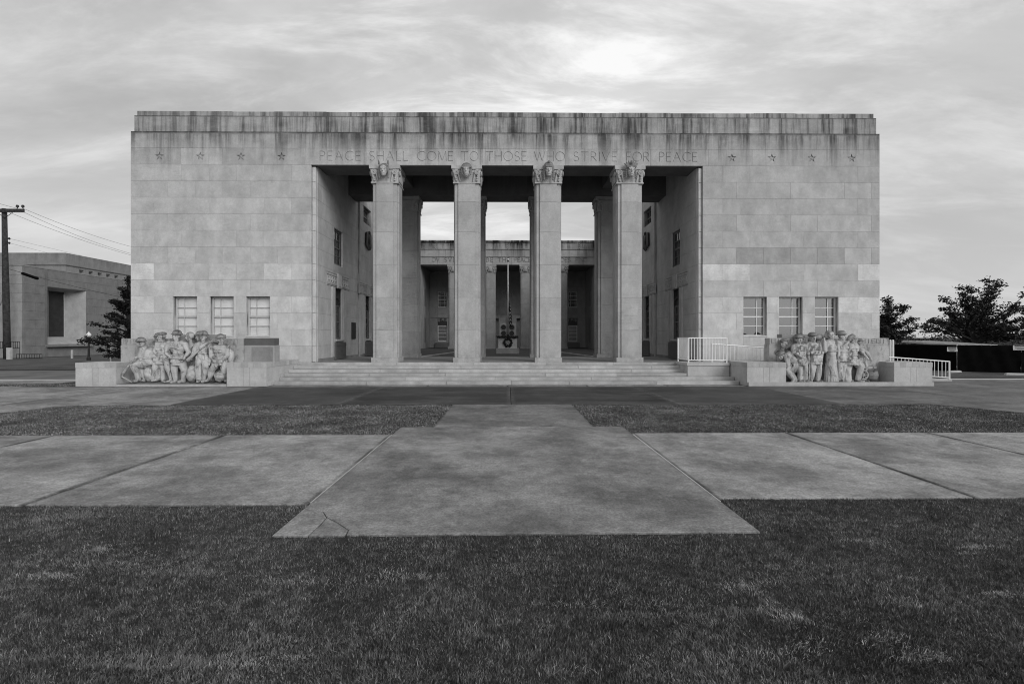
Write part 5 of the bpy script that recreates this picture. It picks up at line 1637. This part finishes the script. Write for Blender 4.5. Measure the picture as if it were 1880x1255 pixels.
wh = MB().torus(qR(1122, 448, 20.34), 0.18, 0.04, 'y', 24, 8)
for k in range(4):
    a = PI * k / 4
    c = qR(1122, 448, 20.34); d = Vector((math.cos(a), 0, math.sin(a))) * 0.18
    wh.capsule(c - d, c + d, 0.022, 0.022, 6)
prop(RG, 'wheel', wh, 0.75)

# stained wall block right of the left sculpture
sb_ = thing('stone_wall_block', 'dark stained stone block at the right end of the left sculpture wall', 'wall')
put('wall_block', MB().box(-10.905, -9.66, 20.86, 21.32, 0.3, 1.62), M_PED, sb_, (0.72, 0.4, 1))
put('band', MB().box(-10.905, -9.68, 20.88, 21.30, 1.623, 1.92), M_PED, sb_, (0.25, 0.2, 1))
put('panel', MB().box(-10.6, -9.74, 20.84, 20.858, 0.9, 1.55), M_PED, sb_, (0.5, 0.2, 1))

# ------------------------------------------------------------------ ramp and railings at the right of the steps
rp = thing('access_ramp', 'pale concrete access ramp descending to the right in front of the building', 'ramp')
put('landing', MB().box(7.75, 9.55, 21.5, 22.94, 2 * RI + 0.01, FL - 0.06), M_PED, rp, (0.9, 1, 1))
put('landing_slab', MB().box(7.71, 9.55, 21.46, 22.94, FL - 0.058, FL + 0.05), M_PED, rp, (0.98, 1, 1))
rm = MB()
rm.add([(9.56, 22.15, 0), (19.8, 22.15, 0), (19.8, 23.06, 0), (9.56, 23.06, 0), (9.56, 22.15, FL), (19.8, 22.15, 0.06), (19.8, 23.06, 0.06), (9.56, 23.06, FL)],
       [(0, 3, 2, 1), (4, 5, 6, 7), (0, 1, 5, 4), (1, 2, 6, 5), (2, 3, 7, 6), (3, 0, 4, 7)])
put('ramp_slab', rm, M_PED, rp, (0.9, 1, 1))
def railing(label, a, b, n, za, zb, height, posts=(True, True), foot=0.12):
    r = thing('railing', label, 'railing', group='white railings of the access ramp')
    a, b = Vector((a[0], a[1], za)), Vector((b[0], b[1], zb))
    up = Vector((0, 0, height))
    put('top_rail', MB().tube([a + up, b + up], 0.026, 8), M_WHITE, r, smooth=False)
    low = Vector((0, 0, foot))
    put('bottom_rail', MB().tube([a + low, b + low], 0.02, 8), M_WHITE, r)
    for i in range(1, n):
        p = a.lerp(b, i / n)
        put('baluster', MB().tube([p + low, p + up], 0.013, 6), M_WHITE, r)
    for k, p in enumerate((a, b)):
        if posts[k]: put('post', MB().tube([p, p + up + Vector((0, 0, 0.01))], 0.032, 8), M_WHITE, r)
    return r
LZ = FL + 0.05
railing('white railing on the landing side, running back towards the portico', (7.80, 22.86), (7.80, 21.56), 10, LZ, LZ, 1.07, (True, False))
railing('white railing across the front of the landing beside the steps', (7.80, 21.54), (9.45, 21.54), 13, LZ, LZ, 1.07)
railing('long sloping white railing along the front edge of the ramp', (9.08, 22.2), (19.72, 22.2), 64, FL + 0.02, 0.03, 0.84)

# ------------------------------------------------------------------ left background: neighbouring building
fb = thing('neighbouring_building', 'flat-roofed stone building with a tall recessed window, behind at far left', 'building')
XB, YBf = -45.6, 47.6
hB = (50.0, 54.6, 1.25, 6.95)
mb = MB()
zB = [0.0, 1.1] + [1.1 + (8.67 - 1.1) / 9 * i for i in range(1, 10)]
for (k, a, b, c, d) in courses(YBf, 80, zB, 2.4, [hB], seed=41): block_mb(mb, a, b, c, d, XB, 0.12, 'px', gap=0.006)
w1 = put('wall', mb, M_FARB, fb, (0.72, 1, 1)); w1['kind'] = 'stuff'
bk = MB(); wall_plain(bk, YBf + 0.2, 80, 0, 8.6, XB - 0.6, XB - 0.1, [hB], 'side'); put('wall_backing', bk, M_MORTAR, w1)
mb = MB()
for (k, a, b, c, d) in courses(-75, XB - 0.13, zB, 2.4, [], seed=42): block_mb(mb, a, b, c, d, YBf, 0.12, 'front', gap=0.006)
w2 = put('wall', mb, M_FARB, fb, (1.15, 1, 1)); w2['kind'] = 'stuff'
put('wall_backing', MB().box(-75, XB - 0.14, YBf + 0.1, YBf + 0.4, 0, 8.6), M_MORTAR, w2)
put('coping', MB().box(-75, XB + 0.03, YBf - 0.03, 80, 8.671, 8.80), M_FARB, fb, (0.95, 1, 1))
# tall recessed window with splayed stone surround
rc = MB()
rc.add([(XB, 50.0, 6.95), (XB - 1.3, 51.0, 6.7), (XB - 1.3, 51.0, 2.0), (XB, 50.0, 1.25)], [(0, 1, 2, 3)])
rc.add([(XB, 54.6, 6.95), (XB - 1.3, 53.4, 6.7), (XB - 1.3, 53.4, 2.0), (XB, 54.6, 1.25)], [(3, 2, 1, 0)])
rc.add([(XB, 50.0, 6.95), (XB - 1.3, 51.0, 6.7), (XB - 1.3, 53.4, 6.7), (XB, 54.6, 6.95)], [(3, 2, 1, 0)])
rc.add([(XB, 50.0, 1.25), (XB - 1.3, 51.0, 2.0), (XB - 1.3, 53.4, 2.0), (XB, 54.6, 1.25)], [(0, 1, 2, 3)])
put('window_surround', rc, M_FARB, fb, (1.25, 1, 1), fix=False)
wn_ = put('window', MB().box(XB - 1.7, XB - 1.32, 51.0, 53.4, 2.0, 6.7), M_DARKWALL, fb, (1, 1, 1))
put('mullion', MB().box(XB - 1.31, XB - 1.24, 51.45, 51.55, 2.0, 6.7), M_DKFRAME, wn_)
put('pane', MB().box(XB - 1.318, XB - 1.30, 51.05, 51.44, 2.05, 6.65), M_GLASS, wn_)
put('sill', MB().box(XB - 0.02, XB + 0.35, 49.8, 55.2, 1.0, 1.22), M_FARB, fb, (0.8, 1, 1))
for yy in (49.95, 59.0, 62.3): put('joint_strip', MB().box(XB + 0.001, XB + 0.08, yy - 0.12, yy + 0.02, 0.0, 8.6), M_FARB, fb, (0.6, 1, 1))
# taller block set back behind it
XA, YA = -47.0, 53.7
hA = [(55.7 + 1.23 * i - 0.3, 55.7 + 1.23 * i + 0.3, 8.6, 9.38) for i in range(5)]
ta = MB(); wall_plain(ta, YA, 100, 8.0, 10.93, XA - 0.5, XA, hA, 'side'); ta.box(-80, XA - 0.502, YA, YA + 0.5, 8.0, 10.93)
tw = put('upper_wall', ta, M_FARB, fb, (0.85, 1, 1))
put('ledge', MB().box(-80, XA + 0.08, YA - 0.08, 100, 9.60, 9.67), M_FARB, fb, (0.4, 1, 1))
for h in hA:
    f_ = put('window', MB().box(XA - 0.35, XA - 0.28, h[0], h[1], h[2], h[3]), M_BOX, fb)
    put('frame', MB().box(XA - 0.27, XA - 0.2, h[0], h[0] + 0.12, h[2], h[3]).box(XA - 0.27, XA - 0.2, h[0] + 0.121, h[1], h[3] - 0.1, h[3]), M_FARB, f_, (1.2, 1, 1))
md = MB().torus((-48.55, YBf - 0.03, 5.55), 0.9, 0.09, 'y', 36, 8).torus((-48.55, YBf - 0.03, 5.55), 0.68, 0.05, 'y', 36, 8)
md.ell((-48.55, YBf, 5.55), (0.5, 0.12, 0.5))
put('round_medallion', md, M_FARB, fb, (1.0, 1, 1), smooth=True)
# small iron railings at its foot
def iron_rail(label, a, b, z0, z1, n):
    r = thing('iron_railing', label, 'railing')
    a, b = Vector(a), Vector(b)
    for z in (z0 + 0.05, z1): put('rail', MB().tube([(a.x, a.y, z), (b.x, b.y, z)], 0.03, 6), M_IRON, r)
    for i in range(n + 1):
        p = a.lerp(b, i / n); put('baluster', MB().tube([(p.x, p.y, 0 if i in (0, n) else z0 + 0.05), (p.x, p.y, z1)], 0.018, 5), M_IRON, r)
iron_rail('dark iron railing by the neighbouring building, left of and behind the utility pole', (-49.5, 46.4), (-44.8, 46.4), 0.9, 1.55, 24)
iron_rail('lower dark iron railing right of the white marker post', (-44.6, 45.9), (-42.3, 45.9), 0.0, 0.42, 10)

# utility pole, lamp post, marker posts
YPp = 46.0
def gat(u, v, Y): return at(u, v, Y)
up = thing('utility_pole', 'tall dark wooden utility pole with crossarm at the left edge', 'utility pole')
pb, pm, pt = at(13, 657, YPp), at(10.5, 520, YPp), at(8, 383, YPp)
pb.z = -0.04
put('pole', MB().tube([pb, at(12, 590, YPp), pm, at(9, 450, YPp), pt], [0.27, 0.26, 0.245, 0.21, 0.19], 10), M_WOOD, up, smooth=True)
ca, cb = at(-26, 388, YPp - 0.25), at(44, 385, YPp - 0.25)
put('crossarm', MB().rbox((ca + cb) / 2, ((cb - ca).length, 0.14, 0.30), Matrix.Rotation(0.0, 3, 'Y')), M_WOOD, up)
for u in (-20, -10, 32, 42):
    p = at(u, 382, YPp - 0.25)
    put('insulator', MB().lathe(p + Vector((0, 0, -0.02)), [(0.05, 0), (0.05, 0.1), (0.13, 0.11), (0.10, 0.2), (0.12, 0.21), (0.08, 0.3)], 10), M_IRON, up)
for u in (-8, 26): put('brace', MB().tube([at(u, 388, YPp - 0.2), at(9, 400, YPp - 0.2)], 0.025, 6), M_IRON, up)
for v in (438, 446):
    put('bracket_insulator', MB().ell(at(17, v, YPp - 0.1), (0.09, 0.09, 0.11), None, 8, 6), M_IRON, up)
mk = tag(put('marker_post', MB().box(*(lambda a, b: (a.x, b.x, 45.0, 45.2, -0.05, a.z))(at(13.5, 638, 45.1), at(21, 638, 45.1))), M_CURB), 'short white marker post at the foot of the utility pole', 'post')
pp = at(132, 642, 47)
tag(put('marker_post', MB().box(pp.x - 0.06, pp.x + 0.06, 46.95, 47.07, -0.05, pp.z), M_CURB), 'thin pale post below the tall recessed window', 'post')
pp = at(203, 616, 40)
tag(put('sign_post', MB().tube([(pp.x, 40, -0.05), (pp.x, 40, pp.z)], 0.05, 6), M_METAL), 'thin grey post in front of the evergreen tree', 'post')
lp = thing('street_lamp', 'black lamp post with a white globe near the evergreen tree', 'street lamp')
lb = at(163, 660, 43.2)
put('post', MB().lathe((lb.x, 43.2, -0.05), [(0.16, 0), (0.16, 0.25), (0.09, 0.35), (0.075, 1.2), (0.065, 1.95), (0.12, 2.0), (0.12, 2.06)], 12), M_IRON, lp, smooth=False)
lz = at(163, 614.5, 43.2).z
put('globe', MB().lathe((lb.x, 43.2, lz - 0.2), [(0.10, 0), (0.17, 0.08), (0.19, 0.2), (0.15, 0.3), (0.06, 0.38), (0.03, 0.46)], 14), M_GLOBE, lp, smooth=True)
# wires from the pole
def wire(label, pts, r=0.014, cat='power line', sag=0.0):
    P = []
    n = 14
    a, b = pts
    for i in range(n + 1):
        t = i / n
        p = a.lerp(b, t); p.z -= sag * 4 * t * (1 - t)
        P.append(p)
    o = put('power_line', MB().tube(P, r, 5), M_WIRE); tag(o, label, cat, 'overhead wires from the utility pole')
    return o
Yw = 62
wire('topmost overhead wire running from the crossarm end towards the building', (at(43, 383, YPp - 0.25), at(262, 458, Yw)), sag=0.3)
wire('second overhead wire below the crossarm, running right', (at(32, 384, YPp - 0.25), at(262, 471, Yw)), sag=0.4)
wire('third overhead wire below the crossarm, running right', (at(10, 387, YPp - 0.25), at(262, 474, Yw)), sag=0.3)
wire('short overhead wire reaching the crossarm from the upper left', (at(-60, 358, YPp + 3), at(32, 383, YPp - 0.25)))
wire('faint overhead wire from the upper pole bracket', (at(17, 438, YPp - 0.1), at(150, 469, 75)), 0.010)
wire('faint overhead wire from the lower pole bracket', (at(17, 446, YPp - 0.1), at(110, 470, 75)), 0.010)
wire('lowest cable with thick splice case crossing in front of the neighbouring building', (at(17, 494, YPp - 0.2), at(235, 548, 46.5)), 0.02, sag=0.1)
a, b = at(42, 502, 45.7), at(68, 511, 45.8)
tag(put('splice_case', MB().capsule(a, b, 0.13, 0.13, 10), M_BLACK, smooth=True), 'thick black splice case hanging on the lowest cable', 'cable joint')

# ------------------------------------------------------------------ trees
def leaf_cloud(V, F, c, r, n, size, rng, flat=1.0):
    for _ in range(n):
        d = Vector((rng.gauss(0, 1), rng.gauss(0, 1), rng.gauss(0, flat))) * r * 0.5
        p = c + d
        a = Vector((rng.uniform(-1, 1), rng.uniform(-1, 1), rng.uniform(-0.7, 0.7))).normalized()
        b = a.orthogonal().normalized()
        b = (Matrix.Rotation(rng.uniform(0, 6.28), 3, a) @ b)
        s = size * rng.uniform(0.6, 1.35)
        o = len(V)
        V += [p - a * s, p + b * s * 0.45, p + a * s, p - b * s * 0.45]
        F.append((o, o + 1, o + 2, o + 3))
def build_tree(label, base, trunk_h, limbs, leaf, seed, mat=M_LEAF, dens=26, r_cl=0.42, trunk_r=0.2, name='tree', flat=0.6, twig=5):
    rng = random.Random(seed)
    t = thing(name, label, 'tree')
    base = Vector(base)
    tr = MB()
    top = base + Vector((0, 0, trunk_h))
    tr.tube([base, base + Vector((0.05, 0, trunk_h * 0.5)), top], [trunk_r * 1.25, trunk_r, trunk_r * 0.8], 9)
    V, F_ = [], []
    for (dx, dy, dz, start) in limbs:
        s = base + Vector((0, 0, trunk_h * start))
        e = base + Vector((dx, dy, dz))
        pts = []
        n = 7
        for i in range(n + 1):
            q = i / n
            p = s.lerp(e, q)
            p.z += math.sin(q * PI) * 0.06 * (e - s).length * (1 if dz > trunk_h else 0.3)
            p += Vector((rng.gauss(0, 1), rng.gauss(0, 1), rng.gauss(0, 0.7))) * 0.05 * (e - s).length * q * (1 - q) * 2
            pts.append(p)
        tr.tube(pts, [trunk_r * 0.55 * (1 - 0.88 * i / n) for i in range(n + 1)], 6)
        for i in range(2, n + 1):
            q = i / n
            m = twig if i < n else twig + 2
            for _ in range(m):
                L = (e - s).length * rng.uniform(0.10, 0.26) * (1.25 - q * 0.6)
                d = ((e - s).normalized() + Vector((rng.gauss(0, 0.8), rng.gauss(0, 0.8), rng.gauss(0.1, 0.5)))).normalized()
                tp = pts[i] + d * L
                tr.tube([pts[i], tp], [0.028, 0.01], 4, cap=False)
                for w_ in (0.45, 0.75, 1.0):
                    leaf_cloud(V, F_, pts[i].lerp(tp, w_), r_cl * (0.7 + 0.5 * rng.random()), int(dens * rng.uniform(0.5, 1.3) / 3), leaf, rng, flat)
    put('trunk', tr, M_BARK, t, fix=False)
    m = bpy.data.meshes.new('crown'); m.from_pydata([tuple(v) for v in V], [], F_); m.update()
    link('crown', m, mat, t)
    return t
# spreading tree on the right
b1 = at(1788, 690, 43.0); b1.z = -0.05
rngt = random.Random(5)
limbs = []
for i in range(34):
    a = rngt.uniform(0, 2 * PI)
    el = rngt.choice((0.1, 0.3, 0.5, 0.75, 1.0, 1.25))
    L = {0.1: 4.3, 0.3: 4.4, 0.5: 4.4, 0.75: 4.5, 1.0: 4.7, 1.25: 4.9}[el] * rngt.uniform(0.55, 1.0)
    limbs.append((math.cos(a) * math.cos(el) * L, math.sin(a) * math.cos(el) * L * 0.8, 1.7 + math.sin(el) * L, rngt.uniform(0.7, 1.0)))
limbs += [(-4.3, -1.0, 3.3, 0.8), (4.5, -0.8, 3.0, 0.85), (-3.2, -1, 5.0, 1), (3.4, -1.2, 5.6, 1), (0.4, -1, 6.6, 1), (1.4, -0.5, 6.2, 1), (-1.4, -0.6, 6.0, 1), (-4.9, 0, 2.7, 0.8), (3.6, 0, 4.2, 1), (-2.4, 0, 4.3, 1)]
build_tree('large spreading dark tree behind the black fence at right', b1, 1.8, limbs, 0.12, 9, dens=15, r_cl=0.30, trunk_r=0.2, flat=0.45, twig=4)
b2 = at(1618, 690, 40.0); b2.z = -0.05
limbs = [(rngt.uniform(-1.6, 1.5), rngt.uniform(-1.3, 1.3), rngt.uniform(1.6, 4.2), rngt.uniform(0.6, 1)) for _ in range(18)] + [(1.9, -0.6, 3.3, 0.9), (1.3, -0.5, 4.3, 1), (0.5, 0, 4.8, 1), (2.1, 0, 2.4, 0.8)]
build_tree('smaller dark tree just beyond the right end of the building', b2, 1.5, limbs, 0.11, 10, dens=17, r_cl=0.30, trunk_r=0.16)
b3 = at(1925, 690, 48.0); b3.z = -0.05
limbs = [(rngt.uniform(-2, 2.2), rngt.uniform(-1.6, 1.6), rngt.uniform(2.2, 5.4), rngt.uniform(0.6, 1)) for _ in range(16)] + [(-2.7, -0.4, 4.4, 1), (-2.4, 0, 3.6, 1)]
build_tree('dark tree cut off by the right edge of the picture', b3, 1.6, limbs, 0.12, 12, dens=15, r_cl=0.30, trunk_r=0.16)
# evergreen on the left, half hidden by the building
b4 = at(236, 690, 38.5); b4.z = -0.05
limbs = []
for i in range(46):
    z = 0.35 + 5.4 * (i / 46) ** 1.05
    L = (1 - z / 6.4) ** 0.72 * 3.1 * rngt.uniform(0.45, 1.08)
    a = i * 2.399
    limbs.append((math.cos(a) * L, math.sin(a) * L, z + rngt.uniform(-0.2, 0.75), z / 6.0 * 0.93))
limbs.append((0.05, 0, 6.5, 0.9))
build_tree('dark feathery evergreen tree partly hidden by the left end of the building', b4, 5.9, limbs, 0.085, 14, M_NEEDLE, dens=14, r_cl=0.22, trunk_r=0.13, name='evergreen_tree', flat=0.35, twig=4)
# distant wood along the horizon on the right
V, F_ = [], []
rngw = random.Random(8)
for i in range(900):
    X = rngw.uniform(30, 140); Y = 75 + rngw.uniform(0, 18) - 0.1 * (X - 60)
    h = 1.9 + 0.5 * math.sin(X * 0.25) + 0.4 * math.sin(X * 0.71 + 1)
    leaf_cloud(V, F_, Vector((X, Y, rngw.uniform(0.2, max(h, 1.0)))), 1.0, 26, 0.2, rngw, 0.7)
m = bpy.data.meshes.new('distant_wood'); m.from_pydata([tuple(v) for v in V], [], F_); m.update()
o = link('distant_wood', m, M_FARLEAF); tag(o, 'low dark line of distant trees beyond the fence at right', 'trees'); o['kind'] = 'stuff'

# ------------------------------------------------------------------ black fence, signs, shed roof, kerbs on the right
fe = thing('screened_fence', 'black fabric covered chain link fence beyond the ramp at right', 'fence')
FP = [Vector((23.0, 36.0, 0)), Vector((24.5, 31.6, 0)), Vector((25.85, 28.6, 0)), Vector((28.2, 27.3, 0)), Vector((30.6, 26.0, 0)), Vector((33.2, 24.6, 0))]
for i, p in enumerate(FP):
    put('post', MB().tube([(p.x, p.y, -0.06), (p.x, p.y, 1.52)], 0.035, 8), M_METAL, fe)
for i in range(len(FP) - 1):
    a, b = FP[i], FP[i + 1]
    put('top_rail', MB().tube([a + Vector((0, 0, 1.50)), b + Vector((0, 0, 1.50))], 0.022, 6), M_IRON, fe)
    d = (b - a).normalized(); n = Vector((d.y, -d.x, 0))
    if n.y > 0: n = -n
    vs2, fs2 = [], []
    K, J = 26, 5
    for k in range(K + 1):
        p = a.lerp(b, k / K)
        for j in range(J + 1):
            z = -0.03 + 1.52 * j / J
            off = 0.05 + 0.03 * math.sin(k * 0.9 + j) * (1 if 0 < j < J else 0.3)
            q = p + n * off
            vs2.append((q.x, q.y, z + (0.012 * math.sin(k * 1.7) if j == J else 0)))
    for k in range(K):
        for j in range(J):
            t = k * (J + 1) + j
            fs2.append((t, t + 1, t + J + 2, t + J + 1))
    ps = put('fabric_panel', MB().add(vs2, fs2), M_BLACK, fe, smooth=True)
def sign(label, u, v, Y, w, h, lines):
    c = at(u, v, Y)
    s = thing('warning_sign', label, 'sign')
    ang = math.atan2(-1.3, 2.4)
    rot = Matrix.Rotation(ang, 3, 'Z')
    put('board', MB().rbox(c, (w, 0.02, h), rot), M_SIGN, s)
    for (dx, dz, lw, lh) in lines:
        put('print_line', MB().rbox(c + rot @ Vector((dx * w, -0.014, dz * h)), (lw * w, 0.004, lh * h), rot), M_SIGNTX, s)
    return s
ln = [(0, 0.36, 0.8, 0.2), (0, 0.05, 0.8, 0.10), (0, -0.14, 0.72, 0.10), (0, -0.33, 0.5, 0.08)]
sign('small white warning sign at the fence corner', 1748, 641, 28.35, 0.44, 0.25, ln)
sign('white warning sign on the fence at the right edge of the picture', 1874, 638, 27.0, 0.62, 0.26, ln)
sh_ = thing('low_shed', 'low building with a pale flat metal roof behind the black fence', 'shed')
a, b = at(1690, 640, 40), at(1822, 640, 37)
put('wall', MB().box(a.x + 0.3, b.x - 0.3, 37.2, 41.5, -0.05, 1.35), M_ASPH, sh_)
rf = MB(); rf.add([(a.x, 36.6, 1.28), (b.x, 36.6, 1.28), (b.x, 42, 1.52), (a.x, 42, 1.52), (a.x, 36.6, 1.40), (b.x, 36.6, 1.40), (b.x, 42, 1.64), (a.x, 42, 1.64)],
                [(0, 3, 2, 1), (4, 5, 6, 7), (0, 1, 5, 4), (1, 2, 6, 5), (2, 3, 7, 6), (3, 0, 4, 7)])
ro = put('roof', rf, M_ROOF, sh_)
x = a.x + 0.15
while x < b.x - 0.1:
    put('roof_seam', MB().add([(x, 36.6, 1.401), (x + 0.04, 36.6, 1.401), (x + 0.04, 42, 1.641), (x, 42, 1.641), (x, 36.6, 1.44), (x + 0.04, 36.6, 1.44), (x + 0.04, 42, 1.68), (x, 42, 1.68)],
        [(0, 3, 2, 1), (4, 5, 6, 7), (0, 1, 5, 4), (1, 2, 6, 5), (2, 3, 7, 6), (3, 0, 4, 7)]), M_ROOF, ro)
    x += 0.55
for i, u in enumerate((1634.5, 1639.5)):
    p = at(u, 624, 30)
    tag(put('bollard', MB().lathe((p.x, 30, -0.05), [(0.055, 0), (0.055, p.z), (0.05, p.z + 0.05), (0.01, p.z + 0.07)], 10), M_WHITE), 'white pipe bollard behind the right sculpture, %s of the pair' % ('left' if i == 0 else 'right'), 'bollard', 'pair of white bollards')
def kerb(label, u, v, L, ang):
    c = at(u, v, 1); Y = 1.95 * 920 / (v - HOR)
    c = at(u, v, Y / (math.cos(YAW) + math.tan(math.atan((u - CX) / F) + YAW) * math.sin(YAW)))
    prof = [(-L / 2, -0.10), (L / 2, -0.10), (L / 2, 0.10), (-L / 2, 0.10)]
    mb = MB(); rot = Matrix.Rotation(ang, 3, 'Z')
    n = 8
    h = [0.0, 0.11, 0.14]
    w_ = [0.12, 0.11, 0.06]
    vs2 = []
    for i in range(3):
        for sx, sy in ((-1, -1), (1, -1), (1, 1), (-1, 1)):
            vs2.append(Vector((c.x, c.y, -0.05 + h[i])) + rot @ Vector((sx * (L / 2 - 0.04 * i), sy * w_[i], 0)))
    fs2 = [(3, 2, 1, 0), (8, 9, 10, 11)]
    for i in (0, 4):
        for k in range(4): fs2.append((i + k, i + (k + 1) % 4, i + 4 + (k + 1) % 4, i + 4 + k))
    tag(put('wheel_stop', mb.add(vs2, fs2), M_CURB), label, 'wheel stop', 'concrete wheel stops')
kerb('pale concrete wheel stop at the corner of the black fence', 1752, 683, 0.9, 0.3)
kerb('pale concrete wheel stop at the right edge of the picture', 1872, 688, 1.2, -0.4)
